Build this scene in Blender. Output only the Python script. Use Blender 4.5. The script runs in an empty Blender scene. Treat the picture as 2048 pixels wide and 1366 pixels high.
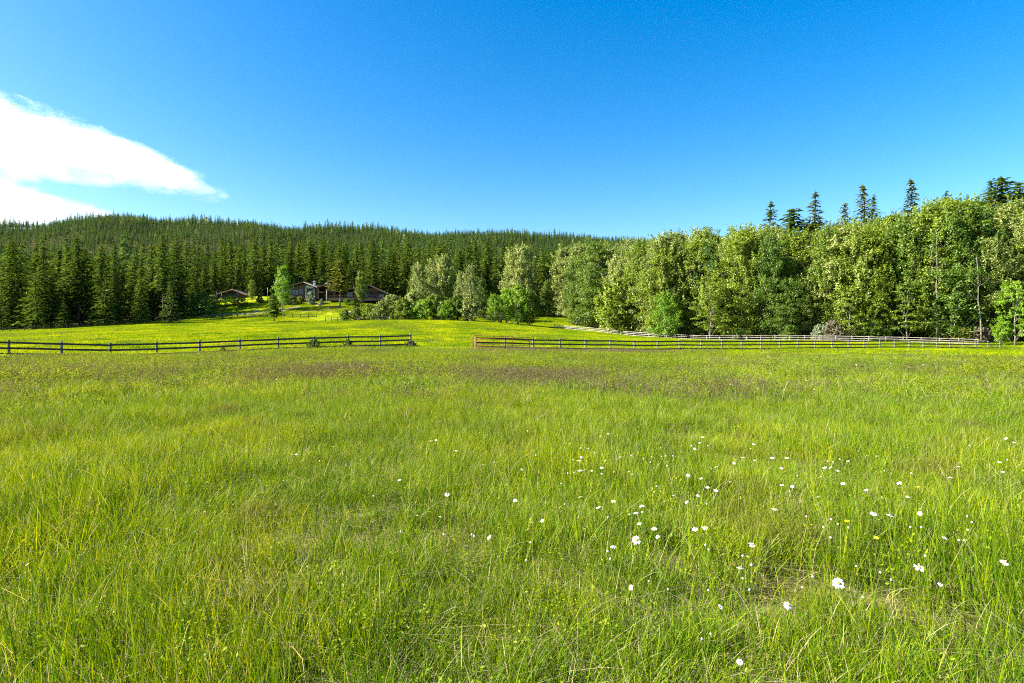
import bpy, bmesh, math, random
import numpy as np
from mathutils import Vector, Matrix, Euler
R = math.radians
rng = np.random.default_rng(7)
random.seed(7)
S = bpy.context.scene
C = S.collection

# ------------------------------------------------------------------ camera
F, CX, HZ, EYE = 1137.8, 1024.0, 672.0, 1.55      # focal length, centre column and horizon row of the 2048 px photograph
cam_d = bpy.data.cameras.new('camera')
cam = bpy.data.objects.new('camera', cam_d); C.objects.link(cam)
cam_d.sensor_width = 36.0; cam_d.lens = 20.0
cam_d.clip_start = 0.1; cam_d.clip_end = 20000
cam.location = (0, 0, EYE)
cam.rotation_euler = (R(90) - math.atan(11.0 / F), 0, 0)
S.camera = cam

# ------------------------------------------------------------------ sky, sun, exposure
SUN_EL, SUN_AZ = 34.0, -98.0            # azimuth clockwise from +Y (the view): the sun stands to the left, a little behind
w = bpy.data.worlds.new('World'); S.world = w; w.use_nodes = True
nt = w.node_tree; nt.nodes.clear()
sky = nt.nodes.new('ShaderNodeTexSky'); sky.sky_type = 'NISHITA'; sky.sun_disc = False
sky.sun_elevation = R(SUN_EL); sky.sun_rotation = R(SUN_AZ)
sky.altitude = 0; sky.air_density = 1.0; sky.dust_density = 1.0; sky.ozone_density = 1.0
hs = nt.nodes.new('ShaderNodeHueSaturation'); hs.inputs['Saturation'].default_value = 1.6; hs.inputs['Hue'].default_value = 0.502
bg = nt.nodes.new('ShaderNodeBackground'); bg.inputs['Strength'].default_value = 0.064
wo = nt.nodes.new('ShaderNodeOutputWorld')
nt.links.new(sky.outputs[0], hs.inputs['Color']); nt.links.new(hs.outputs[0], bg.inputs['Color'])
nt.links.new(bg.outputs[0], wo.inputs['Surface'])
sl = bpy.data.lights.new('sun', 'SUN'); sl.energy = 5.0; sl.angle = R(0.5); sl.color = (1.0, 0.93, 0.80)
sun = bpy.data.objects.new('sun', sl); C.objects.link(sun)
sd = Vector((math.sin(R(SUN_AZ)) * math.cos(R(SUN_EL)), math.cos(R(SUN_AZ)) * math.cos(R(SUN_EL)), math.sin(R(SUN_EL))))
sun.rotation_euler = sd.to_track_quat('Z', 'Y').to_euler()
vs = S.view_settings
S.display_settings.display_device = 'sRGB'
vs.view_transform = 'Standard'; vs.look = 'None'; vs.gamma = 1.0; vs.use_curve_mapping = False
vs.exposure = 2.1
cy = S.cycles
cy.max_bounces = 8; cy.diffuse_bounces = 3; cy.glossy_bounces = 2; cy.transmission_bounces = 4
cy.volume_bounces = 4; cy.volume_max_steps = 512; cy.transparent_max_bounces = 8
cy.caustics_reflective = False; cy.caustics_refractive = False
cy.sample_clamp_indirect = 4.0
cy.use_denoising = False; cy.pixel_filter_type = 'BLACKMAN_HARRIS'; cy.filter_width = 1.05

# ------------------------------------------------------------------ tagging
def tag(o, label=None, cat=None, group=None, kind=None):
    if label: o['label'] = label
    if cat: o['category'] = cat
    if group: o['group'] = group
    if kind: o['kind'] = kind
    return o
def empty(name, loc, rz=0, label=None, cat=None, group=None, sc=1.0):
    o = bpy.data.objects.new(name, None); C.objects.link(o)
    o.location = loc; o.rotation_euler = (0, 0, rz); o.scale = (sc, sc, sc) if not hasattr(sc, '__len__') else sc
    o.empty_display_size = 0.1
    return tag(o, label, cat, group)
def link(name, me, parent=None, loc=None, rot=None, sc=None):
    o = bpy.data.objects.new(name, me); C.objects.link(o)
    if parent is not None: o.parent = parent
    if loc is not None: o.location = loc
    if rot is not None: o.rotation_euler = rot
    if sc is not None: o.scale = (sc, sc, sc) if not hasattr(sc, '__len__') else sc
    return o
def px(u, d):                      # world X of photograph column u at distance d
    return (u - CX) * d / F
def pz(v, d):                      # world Z of photograph row v at distance d
    return EYE + (HZ - v) * d / F

# ------------------------------------------------------------------ materials
def mat(name):
    m = bpy.data.materials.new(name); m.use_nodes = True
    n = m.node_tree; n.nodes.clear()
    out = n.nodes.new('ShaderNodeOutputMaterial')
    return m, n, out
def N(n, t, **kw):
    x = n.nodes.new(t)
    for k, v in kw.items():
        if k in x.inputs: x.inputs[k].default_value = v
        else: setattr(x, k, v)
    return x
def ramp(n, stops):
    r = n.nodes.new('ShaderNodeValToRGB'); e = r.color_ramp.elements
    while len(e) < len(stops): e.new(0.5)
    for i, (p, c) in enumerate(stops):
        e[i].position = p; e[i].color = (*c, 1) if len(c) == 3 else c
    return r
def mixc(n, a, b, f, mode='MIX'):
    m = n.nodes.new('ShaderNodeMix'); m.data_type = 'RGBA'; m.blend_type = mode
    for sock, v in ((m.inputs[6], a), (m.inputs[7], b), (m.inputs[0], f)):
        if hasattr(v, 'is_linked'): n.links.new(v, sock)
        elif isinstance(v, (int, float)): sock.default_value = v
        else: sock.default_value = (*v, 1)
    return m.outputs[2]
def noise(n, vec, scale, detail=3, rough=0.55):
    x = N(n, 'ShaderNodeTexNoise', Scale=scale, Detail=detail, Roughness=rough)
    n.links.new(vec, x.inputs['Vector']); return x.outputs['Fac']
def plain(name, c1, c2, scale=6.0, rough=0.8, bump=0.0, stretch=None, spec=0.3):
    m, n, out = mat(name)
    tc = N(n, 'ShaderNodeTexCoord'); v = tc.outputs['Object']
    if stretch:
        mp = N(n, 'ShaderNodeMapping'); mp.inputs['Scale'].default_value = stretch
        n.links.new(v, mp.inputs['Vector']); v = mp.outputs[0]
    f = noise(n, v, scale, 5, 0.65)
    r = ramp(n, [(0.3, c1), (0.7, c2)]); n.links.new(f, r.inputs[0])
    b = N(n, 'ShaderNodeBsdfPrincipled', Roughness=rough)
    b.inputs['Specular IOR Level'].default_value = spec
    n.links.new(r.outputs[0], b.inputs['Base Color'])
    if bump:
        bp = N(n, 'ShaderNodeBump', Strength=bump, Distance=0.02)
        n.links.new(f, bp.inputs['Height']); n.links.new(bp.outputs[0], b.inputs['Normal'])
    n.links.new(b.outputs[0], out.inputs[0])
    return m
def leafy(name, dark, mid, light, trans=0.35, tcol=None, wnoise=0.25, gloss=0.025):
    """foliage: colour by a per-face random (vertex colour r), by object and by place; light passes through it"""
    m, n, out = mat(name)
    at = N(n, 'ShaderNodeAttribute', attribute_name='tint')
    sep = N(n, 'ShaderNodeSeparateColor'); n.links.new(at.outputs['Color'], sep.inputs[0])
    oi = N(n, 'ShaderNodeObjectInfo')
    geo = N(n, 'ShaderNodeNewGeometry')
    nz = noise(n, geo.outputs['Position'], wnoise, 2)
    a = N(n, 'ShaderNodeMath', operation='MULTIPLY_ADD'); a.inputs[1].default_value = 0.45; a.inputs[2].default_value = 0.0
    n.links.new(sep.outputs[0], a.inputs[0])
    b = N(n, 'ShaderNodeMath', operation='MULTIPLY_ADD'); b.inputs[1].default_value = 0.30
    n.links.new(oi.outputs['Random'], b.inputs[0]); n.links.new(a.outputs[0], b.inputs[2])
    c = N(n, 'ShaderNodeMath', operation='MULTIPLY_ADD'); c.inputs[1].default_value = 0.40
    n.links.new(nz, c.inputs[0]); n.links.new(b.outputs[0], c.inputs[2])
    r = ramp(n, [(0.2, dark), (0.55, mid), (0.95, light)]); n.links.new(c.outputs[0], r.inputs[0])
    d = N(n, 'ShaderNodeBsdfDiffuse'); n.links.new(r.outputs[0], d.inputs['Color'])
    t = N(n, 'ShaderNodeBsdfTranslucent')
    n.links.new(mixc(n, r.outputs[0], tcol or light, 0.5), t.inputs['Color'])
    mx = N(n, 'ShaderNodeMixShader'); mx.inputs[0].default_value = trans
    n.links.new(d.outputs[0], mx.inputs[1]); n.links.new(t.outputs[0], mx.inputs[2])
    g = N(n, 'ShaderNodeBsdfGlossy', Roughness=0.5); g.inputs['Color'].default_value = (1, 1, 0.9, 1)
    m2 = N(n, 'ShaderNodeMixShader'); m2.inputs[0].default_value = gloss
    n.links.new(mx.outputs[0], m2.inputs[1]); n.links.new(g.outputs[0], m2.inputs[2])
    n.links.new(m2.outputs[0], out.inputs[0])
    return m

M = {}
M['conifer'] = leafy('conifer needles', (0.014, 0.034, 0.005), (0.054, 0.100, 0.009), (0.155, 0.205, 0.016), 0.25, gloss=.006)
M['hillfir'] = leafy('hill conifer needles', (0.018, 0.050, 0.014), (0.060, 0.118, 0.026), (0.145, 0.210, 0.040), 0.2, wnoise=0.02, gloss=.004)
M['spruce'] = leafy('olive spruce needles', (0.025, 0.040, 0.006), (0.095, 0.110, 0.012), (0.220, 0.210, 0.026), 0.25, gloss=.006)
M['palespruce'] = leafy('pale spruce needles', (0.020, 0.050, 0.010), (0.075, 0.125, 0.020), (0.170, 0.220, 0.045), 0.2, gloss=.006)
M['leaf'] = leafy('broad leaves', (0.030, 0.070, 0.004), (0.108, 0.182, 0.006), (0.255, 0.310, 0.020), 0.40)
M['paleleaf'] = leafy('pale silvery leaves', (0.050, 0.090, 0.010), (0.170, 0.225, 0.030), (0.380, 0.410, 0.110), 0.35, gloss=0.035)
M['limeleaf'] = leafy('bright fresh leaves', (0.035, 0.110, 0.004), (0.120, 0.260, 0.006), (0.270, 0.400, 0.015), 0.45)
M['darkleaf'] = leafy('deep green leaves', (0.016, 0.045, 0.004), (0.055, 0.120, 0.008), (0.150, 0.220, 0.016), 0.35)
M['silver'] = leafy('silver grey leaves', (0.060, 0.095, 0.040), (0.150, 0.200, 0.100), (0.290, 0.340, 0.200), 0.3)
M['yellowleaf'] = leafy('yellow green leaves', (0.070, 0.100, 0.008), (0.190, 0.230, 0.015), (0.360, 0.340, 0.020), 0.4)
M['drytwig'] = plain('dry twigs', (0.06, 0.055, 0.03), (0.17, 0.15, 0.09), 3)
M['bark'] = plain('dark bark', (0.030, 0.022, 0.015), (0.095, 0.070, 0.050), 4, 0.9, 0.5, (1, 1, .25))
M['palebark'] = plain('pale bark', (0.16, 0.15, 0.12), (0.42, 0.40, 0.35), 5, 0.9, 0.3, (1, 1, .3))
M['greybark'] = plain('grey bark', (0.07, 0.065, 0.05), (0.20, 0.185, 0.15), 5, 0.9, 0.3, (1, 1, .3))
M['brownbark'] = plain('sunlit pine bark', (0.10, 0.060, 0.030), (0.26, 0.17, 0.09), 4, 0.9, 0.5, (1, 1, .25))
M['darkwood'] = plain('weathered dark rail', (0.022, 0.018, 0.014), (0.070, 0.058, 0.046), 5, 0.85, 0.5, (.15, 3, 3))
M['greywood'] = plain('weathered grey post', (0.08, 0.075, 0.065), (0.24, 0.23, 0.20), 6, 0.9, 0.5, (3, 3, .4))
M['whitepaint'] = plain('flaking white paint', (0.10, 0.09, 0.075), (0.36, 0.335, 0.30), 1.2, 0.8, 0.2)
M['brownfence'] = plain('dark brown stained wood', (0.020, 0.015, 0.010), (0.07, 0.055, 0.04), 5)
M['gate'] = plain('rusty red gate paint', (0.20, 0.045, 0.018), (0.42, 0.13, 0.055), 7, 0.55, 0.2)

# ------------------------------------------------------------------ terrain
LF = [(-36.69 + 2.666 * k, 41.45 + 1.482 * k) for k in range(-1, 11)]           # posts of the fence on the left
LFZ = [.22, .07, -.16, -.26, -.16, -.06, .05, .20, .30, .38, .42, .52]
RF = [(-3.52 + 2.818 * k, 55.21 + 1.167 * k) for k in range(29)]                 # posts of the fence on the right
def rfz(k): return float(np.interp(k, [0, 2, 4, 6, 8, 12, 17, 22, 25, 28], [.28, .08, -.03, -.12, -.15, -.18, -.2, -.22, -.36, -.55]))
WF = [(11.6 + 1.211 * k, 155.3 - 2.118 * k) for k in range(17)]                  # white fence, first run
WF += [(31.0 + 2.18 * k, 121.4 - 1.32 * k) for k in range(1, 22)]                # then along the foot of the trees
P = []
for yy in (-40, 0, 14, 28):
    for xx in (-70, -25, 25, 70): P.append((xx, yy, 0))
P += [(x, y, z) for (x, y), z in zip(LF, LFZ)]
P += [(x, y, rfz(k)) for k, (x, y) in enumerate(RF)][::2]
for u, v, d in [(-200, 666, 150), (50, 659, 150), (150, 656, 150), (300, 645, 160), (420, 641, 168), (548, 643, 160), (640, 640, 168),
                (700, 642, 150), (800, 641, 150), (900, 641, 150), (1001, 646, 152), (1103, 656, 155), (1198, 665, 138), (1252, 672, 130),
                (1316, 676, 121), (0, 676, 90), (300, 665, 100), (600, 661, 100), (900, 663, 95), (1100, 672, 95), (1250, 678, 95),
                (1400, 681, 118), (1536, 682, 108), (1700, 684, 102), (1900, 686, 98), (2040, 688, 95), (2300, 689, 95),
                (467, 596, 203), (530, 598, 200), (572, 604, 195), (620, 605, 194), (680, 611, 185), (740, 606, 193), (780, 604, 200),
                (640, 621, 180), (560, 622, 180), (420, 628, 183), (470, 630, 178), (400, 604, 207), (850, 634, 180), (1000, 630, 185),
                (1110, 628, 200), (1180, 637, 180), (1020, 618, 228), (300, 630, 200), (100, 640, 205), (-200, 640, 205), (1200, 628, 215),
                (1300, 650, 165), (1400, 622, 172), (1550, 604, 170), (1700, 588, 167), (1850, 565, 165), (2050, 525, 165), (2400, 505, 165),
                (1500, 666, 135), (1700, 657, 130), (1900, 644, 128), (2050, 636, 125), (620, 598, 222), (750, 598, 222), (467, 588, 225)]:
    P.append((px(u, d), d, pz(v, d)))
P = np.array(P, float)
def tk(r2): return 0.5 * r2 * np.log(r2 + 1e-9)
n_ = len(P)
d2 = ((P[:, None, :2] - P[None, :, :2]) ** 2).sum(-1)
A = np.zeros((n_ + 3, n_ + 3)); A[:n_, :n_] = tk(d2) + np.eye(n_) * 40.0
A[:n_, n_] = 1; A[:n_, n_ + 1:] = P[:, :2]; A[n_:, :n_] = A[:n_, n_:].T
cf = np.linalg.solve(A, np.concatenate([P[:, 2], np.zeros(3)]))
def tps(x, y):
    out = np.empty(len(x))
    for i in range(0, len(x), 20000):
        a, b = x[i:i + 20000, None], y[i:i + 20000, None]
        out[i:i + 20000] = tk((a - P[None, :, 0]) ** 2 + (b - P[None, :, 1]) ** 2) @ cf[:n_] + cf[n_] + (a[:, 0]) * cf[n_ + 1] + (b[:, 0]) * cf[n_ + 2]
    return out
HU = [-400, 0, 100, 200, 330, 400, 500, 600, 700, 800, 900, 1000, 1100, 1200, 1400, 1700, 2050, 2500]
H0 = [640, 640, 638, 635, 618, 606, 600, 597, 597, 600, 612, 619, 624, 625, 612, 588, 530, 510]      # ground rows at 230 m
H1 = [575, 570, 568, 565, 556, 548, 538, 529, 523, 520, 521, 523, 526, 530, 535, 520, 440, 420]      # at 520 m
H2 = [486, 468, 458, 446, 452, 457, 463, 468, 473, 478, 481, 484, 487, 491, 500, 490, 420, 400]      # at 1300 m
def sstep(a, b, t):
    t = np.clip((t - a) / (b - a), 0, 1); return t * t * (3 - 2 * t)
def height(x, y):
    x = np.atleast_1d(np.asarray(x, float)); y = np.atleast_1d(np.asarray(y, float))
    lim = np.clip(np.maximum(y, 60) * 1.15, 0, 250)
    near = tps(np.clip(x, -lim, lim), np.clip(y, -40, 228))
    ys = np.maximum(y, 1.0)
    u = np.clip(CX + F * x / ys, -400, 2500)
    z0 = EYE + (HZ - np.interp(u, HU, H0)) * 230 / F
    z1 = EYE + (HZ - np.interp(u, HU, H1)) * 520 / F
    z2 = EYE + (HZ - np.interp(u, HU, H2)) * 1300 / F
    t1 = np.clip((y - 230) / 290, 0, 1); t1 = t1 * (0.75 + 0.25 * t1)
    z = z0 + (z1 - z0) * t1
    t2 = sstep(560, 1300, y) * 0.75 + 0.25 * np.clip((y - 560) / 740, 0, 1)
    z = z + (z2 - z1) * t2
    z = z - sstep(1300, 2600, y) * z2 * 1.1
    wgt = sstep(205, 250, y)
    z = near * (1 - wgt) + z * wgt
    bump = 0.035 * np.sin(x * 0.9 + 1.3 * np.sin(y * 0.37)) * np.sin(y * 0.7 + x * 0.23) + 0.03 * np.sin(x * 2.1 + y * 1.3) * np.sin(y * 1.9 - x * .6)
    hb = (np.sin(x * 0.021 + 2.0) * np.sin(y * 0.013 + x * 0.004) * 6 + np.sin(x * 0.05) * np.sin(y * 0.031) * 3) * sstep(300, 700, y)
    return z + bump * (1 - sstep(60, 150, np.hypot(x, y))) + hb
def hz(x, y): return float(height([x], [y])[0])

ang = np.concatenate([np.arange(-180, -52, 8.0), np.arange(-52, 52.01, 0.26), np.arange(58, 180, 8.0)])
rad = [0.25]
while rad[-1] < 9500: rad.append(rad[-1] + max(0.28, rad[-1] * (0.022 if rad[-1] < 320 else 0.03 if rad[-1] < 1500 else 0.15)))
rad = np.array(rad)
aa, rr = np.meshgrid(np.radians(ang), rad, indexing='ij')
gx, gy = (np.sin(aa) * rr).ravel(), (np.cos(aa) * rr).ravel()
gz = height(gx, gy)
na, nr = len(ang), len(rad)
gi = np.arange(na)[:, None] * nr + np.arange(nr - 1)[None, :]
gj = ((np.arange(na) + 1) % na)[:, None] * nr + np.arange(nr - 1)[None, :]
quads = np.stack([gi, gi + 1, gj + 1, gj], -1).reshape(-1, 4)
def np_mesh(name, v, quads=None, tris=None, mats=(), mi=None, tint=None, smooth=False):
    v = np.asarray(v, np.float32).reshape(-1, 3)
    fl = []; ls = []
    nq = 0 if quads is None else len(quads); ntr = 0 if tris is None else len(tris)
    idx = np.concatenate(([np.asarray(quads, np.int32).ravel()] if nq else []) + ([np.asarray(tris, np.int32).ravel()] if ntr else []))
    tot = np.concatenate([np.full(nq, 4, np.int32), np.full(ntr, 3, np.int32)])
    me = bpy.data.meshes.new(name)
    me.vertices.add(len(v)); me.vertices.foreach_set('co', v.ravel())
    me.loops.add(len(idx)); me.loops.foreach_set('vertex_index', idx)
    me.polygons.add(len(tot)); me.polygons.foreach_set('loop_start', np.concatenate([[0], np.cumsum(tot)[:-1]]).astype(np.int32))
    if mi is not None: me.polygons.foreach_set('material_index', np.asarray(mi, np.int32))
    me.polygons.foreach_set('use_smooth', np.full(len(tot), smooth))
    if tint is not None:
        a = me.color_attributes.new('tint', 'FLOAT_COLOR', 'POINT')
        t = np.asarray(tint, np.float32)
        if t.ndim == 1: t = np.stack([t, np.zeros_like(t), np.zeros_like(t)], -1)
        a.data.foreach_set('color', np.concatenate([t, np.ones((len(t), 1), np.float32)], 1).ravel())
    for m in mats: me.materials.append(m)
    me.update(calc_edges=True); me.validate()
    return me

# ground: grass sward, bare earth where the bank, the track and thin patches show it, leaf litter under the woods
def blob(cx, cy, sx, sy): return np.exp(-(((gx - cx) / sx) ** 2 + ((gy - cy) / sy) ** 2))
soil = np.clip(blob(px(675, 186), 183, 7, 3.0) * 1.0 + blob(px(600, 182), 180.5, 6, 1.6) * .8 + blob(px(730, 176), 174, 2.0, 3) * .5 + blob(px(430, 190), 188, 6, 3) * .5, 0, 1)
gu = CX + F * gx / np.maximum(gy, 1)
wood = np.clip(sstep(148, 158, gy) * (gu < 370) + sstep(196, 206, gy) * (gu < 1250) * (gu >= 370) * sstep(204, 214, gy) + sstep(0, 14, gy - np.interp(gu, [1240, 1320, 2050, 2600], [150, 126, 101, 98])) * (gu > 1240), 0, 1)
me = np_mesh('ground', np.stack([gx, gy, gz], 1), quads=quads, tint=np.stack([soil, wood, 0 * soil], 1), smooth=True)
m, n, out = mat('meadow ground')
at = N(n, 'ShaderNodeAttribute', attribute_name='tint'); sp = N(n, 'ShaderNodeSeparateColor'); n.links.new(at.outputs['Color'], sp.inputs[0])
geo = N(n, 'ShaderNodeNewGeometry'); pos = geo.outputs['Position']
n1 = noise(n, pos, 0.07, 4, 0.6); n2 = noise(n, pos, 1.7, 5, 0.7); n3 = noise(n, pos, 14.0, 4, 0.7)
rg = ramp(n, [(0.30, (0.10, 0.16, 0.005)), (0.52, (0.22, 0.28, 0.006)), (0.72, (0.34, 0.36, 0.012))]); n.links.new(n1, rg.inputs[0])
rt = ramp(n, [(0.35, (0.030, 0.028, 0.012)), (0.7, (0.15, 0.125, 0.055))]); n.links.new(n3, rt.inputs[0])
dist = N(n, 'ShaderNodeVectorMath', operation='LENGTH'); n.links.new(pos, dist.inputs[0])
fr = N(n, 'ShaderNodeMapRange'); fr.inputs[1].default_value = 18; fr.inputs[2].default_value = 45; fr.inputs[3].default_value = 0.9; fr.inputs[4].default_value = 0.12
n.links.new(dist.outputs['Value'], fr.inputs[0])
c = mixc(n, rg.outputs[0], rt.outputs[0], fr.outputs[0])
rb = ramp(n, [(0.35, (0.10, 0.075, 0.05)), (0.65, (0.26, 0.20, 0.14))]); n.links.new(n2, rb.inputs[0])
c = mixc(n, c, rb.outputs[0], sp.outputs[0])
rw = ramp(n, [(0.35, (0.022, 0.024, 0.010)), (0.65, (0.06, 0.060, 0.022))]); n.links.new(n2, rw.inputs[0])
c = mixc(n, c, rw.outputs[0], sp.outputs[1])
b = N(n, 'ShaderNodeBsdfDiffuse'); n.links.new(c, b.inputs['Color'])
bp = N(n, 'ShaderNodeBump', Strength=0.6, Distance=0.05); n.links.new(n3, bp.inputs['Height']); n.links.new(bp.outputs[0], b.inputs['Normal'])
n.links.new(b.outputs[0], out.inputs[0])
me.materials.append(m)
tag(link('ground', me), kind='structure')

# farm track in front of the lodge
def strip(name, pts, width, m, lift=0.03):
    v = []; q = []
    pts = np.array(pts, float)
    t = np.linspace(0, 1, 60); xs = np.interp(t, np.linspace(0, 1, len(pts)), pts[:, 0]); ys = np.interp(t, np.linspace(0, 1, len(pts)), pts[:, 1])
    tx, ty = np.gradient(xs), np.gradient(ys); L = np.hypot(tx, ty)
    for j in range(5):
        o = (j / 4 - .5) * width
        X, Y = xs - ty / L * o, ys + tx / L * o
        v.append(np.stack([X, Y, height(X, Y) + lift + 0.05], 1))
    v = np.stack(v, 1).reshape(-1, 3)
    for i in range(59):
        for j in range(4): q.append((i * 5 + j, (i + 1) * 5 + j, (i + 1) * 5 + j + 1, i * 5 + j + 1))
    return link(name, np_mesh(name, v, quads=q, mats=[m], smooth=True))
M['gravel'] = plain('dusty gravel', (0.11, 0.095, 0.055), (0.20, 0.175, 0.11), 3)
tag(strip('track', [(px(380, 182), 182), (px(440, 179), 179), (px(500, 178), 178), (px(560, 180), 180), (px(600, 186), 186)], 2.6, M['gravel'], .06), kind='structure')

# ------------------------------------------------------------------ mesh builder for built things
class MB:
    def __init__(s): s.v = []; s.f = []
    def box(s, c, size, rz=0, ry=0, rx=0):
        mt = Matrix.Translation(c) @ Euler((rx, ry, rz)).to_matrix().to_4x4()
        b = len(s.v)
        for z in (-.5, .5):
            for x, y in ((-.5, -.5), (.5, -.5), (.5, .5), (-.5, .5)):
                s.v.append(tuple(mt @ Vector((x * size[0], y * size[1], z * size[2]))))
        s.f += [tuple(b + i for i in q) for q in ((0, 3, 2, 1), (4, 5, 6, 7), (0, 1, 5, 4), (1, 2, 6, 5), (2, 3, 7, 6), (3, 0, 4, 7))]
        return s
    def bar(s, a, b, wd, ht):                    # a plank from a to b, wd thick, ht tall
        a, b = Vector(a), Vector(b); d = b - a
        rz = math.atan2(d.y, d.x); ry = -math.atan2(d.z, math.hypot(d.x, d.y))
        return s.box((a + b) / 2, (d.length, wd, ht), rz, ry)
    def tube(s, pts, rads, seg=8, cap=True):
        pts = [Vector(p) for p in pts]; base = len(s.v)
        if not hasattr(rads, '__len__'): rads = [rads] * len(pts)
        for i, p in enumerate(pts):
            t = (pts[min(i + 1, len(pts) - 1)] - pts[max(i - 1, 0)]).normalized()
            a = t.orthogonal().normalized() if abs(t.z) > .9 else Vector((0, 0, 1)).cross(t).normalized()
            bb = t.cross(a)
            if abs(t.z) > .9: a = Vector((1, 0, 0)) - t * t.x; a.normalize(); bb = t.cross(a)
            for k in range(seg):
                q = 2 * math.pi * k / seg
                s.v.append(tuple(p + (a * math.cos(q) + bb * math.sin(q)) * rads[i]))
        for i in range(len(pts) - 1):
            for k in range(seg):
                k2 = (k + 1) % seg
                s.f.append((base + i * seg + k, base + i * seg + k2, base + (i + 1) * seg + k2, base + (i + 1) * seg + k))
        if cap:
            s.f.append(tuple(base + k for k in reversed(range(seg))))
            s.f.append(tuple(base + (len(pts) - 1) * seg + k for k in range(seg)))
        return s
    def poly(s, pts):
        b = len(s.v); s.v += [tuple(p) for p in pts]; s.f.append(tuple(range(b, b + len(pts)))); return s
    def prism(s, pts, dirv):                     # a flat outline given thickness dirv
        b = len(s.v); k = len(pts); dv = Vector(dirv)
        s.v += [tuple(p) for p in pts] + [tuple(Vector(p) + dv) for p in pts]
        s.f.append(tuple(range(b, b + k))); s.f.append(tuple(b + k + i for i in reversed(range(k))))
        for i in range(k):
            j = (i + 1) % k; s.f.append((b + j, b + i, b + k + i, b + k + j))
        return s
    def mesh(s, name, m, smooth=False):
        me = bpy.data.meshes.new(name); me.from_pydata(s.v, [], s.f)
        bm = bmesh.new(); bm.from_mesh(me); bmesh.ops.recalc_face_normals(bm, faces=bm.faces); bm.to_mesh(me); bm.free()
        me.materials.append(m)
        if smooth: me.polygons.foreach_set('use_smooth', [True] * len(me.polygons))
        return me
    def build(s, name, m, parent=None, smooth=False):
        return link(name, s.mesh(name, m, smooth), parent)

# ------------------------------------------------------------------ grass and weeds (uncountable: stuff)
def scatter(name, protos, loc, rot, scl, label, cat, odds=None):
    """one object whose points carry copies of the given meshes"""
    coll = bpy.data.collections.new(name + ' kinds')
    for i, pm in enumerate(protos): coll.objects.link(bpy.data.objects.new(name + '_kind', pm))
    loc = np.asarray(loc, np.float32); k = len(loc)
    me = bpy.data.meshes.new(name); me.vertices.add(k); me.vertices.foreach_set('co', loc.ravel())
    for an, val in (('rot', rot), ('scl', scl)):
        a = me.attributes.new(an, 'FLOAT_VECTOR', 'POINT'); a.data.foreach_set('vector', np.asarray(val, np.float32).ravel())
    a = me.attributes.new('idx', 'INT', 'POINT'); a.data.foreach_set('value', (rng.integers(0, len(protos), k) if odds is None else rng.choice(len(protos), k, p=odds)).astype(np.int32))
    o = link(name, me); tag(o, label, cat, kind='stuff')
    g = bpy.data.node_groups.new(name, 'GeometryNodeTree')
    g.interface.new_socket('Geometry', in_out='INPUT', socket_type='NodeSocketGeometry')
    g.interface.new_socket('Geometry', in_out='OUTPUT', socket_type='NodeSocketGeometry')
    gi_, go_ = g.nodes.new('NodeGroupInput'), g.nodes.new('NodeGroupOutput')
    ip = g.nodes.new('GeometryNodeInstanceOnPoints'); ci = g.nodes.new('GeometryNodeCollectionInfo')
    ci.inputs['Collection'].default_value = coll; ci.inputs['Separate Children'].default_value = True; ci.inputs['Reset Children'].default_value = True
    ip.inputs['Pick Instance'].default_value = True
    for an, dt, sock in (('rot', 'FLOAT_VECTOR', 'Rotation'), ('scl', 'FLOAT_VECTOR', 'Scale'), ('idx', 'INT', 'Instance Index')):
        na_ = g.nodes.new('GeometryNodeInputNamedAttribute'); na_.data_type = dt; na_.inputs['Name'].default_value = an
        g.links.new([s for s in na_.outputs if s.enabled and s.name == 'Attribute'][0], ip.inputs[sock])
    g.links.new(gi_.outputs[0], ip.inputs['Points']); g.links.new(ci.outputs[0], ip.inputs['Instance']); g.links.new(ip.outputs[0], go_.inputs[0])
    md = o.modifiers.new('scatter', 'NODES'); md.node_group = g
    return o
def blades(k, size, h0, h1, w0, lean0=0.15, lean1=0.8, straw=0.05, r=None, bias=(0.12, 0.03), clump=0):
    r = r or rng
    if clump:
        cc = r.uniform(-.5, .5, (clump, 2)) * size; cl = r.integers(0, clump, k)
        b = cc[cl] + r.normal(0, size * .05, (k, 2))
    else: b = r.uniform(-.5, .5, (k, 2)) * size
    h = r.uniform(h0, h1, k) * r.uniform(.6, 1, k); st = r.random(k) < straw
    ph, ps = r.uniform(0, 6.283, k), r.uniform(0, 6.283, k)
    ln = r.uniform(lean0, lean1, k) * np.where(st, 1.6, 1.0); h = np.where(st, h * 1.15, h)
    w_ = w0 * r.uniform(.6, 1.3, k) * np.where(st, .7, 1)
    dx, dy = np.cos(ps) + bias[0] * 3, np.sin(ps) + bias[1] * 3
    pts = []
    for t, ww in ((0, .8), (.4, 1), (.75, .65), (1, 0)):
        o = ln * h * t ** 1.7
        c = np.stack([b[:, 0] + dx * o, b[:, 1] + dy * o, h * t * (1 - .3 * np.minimum(ln, 1.5) * t) - .01], 1)
        s = np.stack([np.cos(ph) * w_ * ww * .5, np.sin(ph) * w_ * ww * .5, 0 * w_], 1)
        if ww: pts += [c - s, c + s]
        else: pts += [c]
    v = np.stack(pts, 1).reshape(-1, 3); i = np.arange(k)[:, None] * 7
    q = np.concatenate([i + [0, 1, 3, 2], i + [2, 3, 5, 4]]); t3 = i + [4, 5, 6]
    tint = np.repeat(np.stack([r.random(k), st.astype(float) * r.uniform(.6, 1, k), 0 * h], 1), 7, 0)
    return v, q, t3, tint
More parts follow.
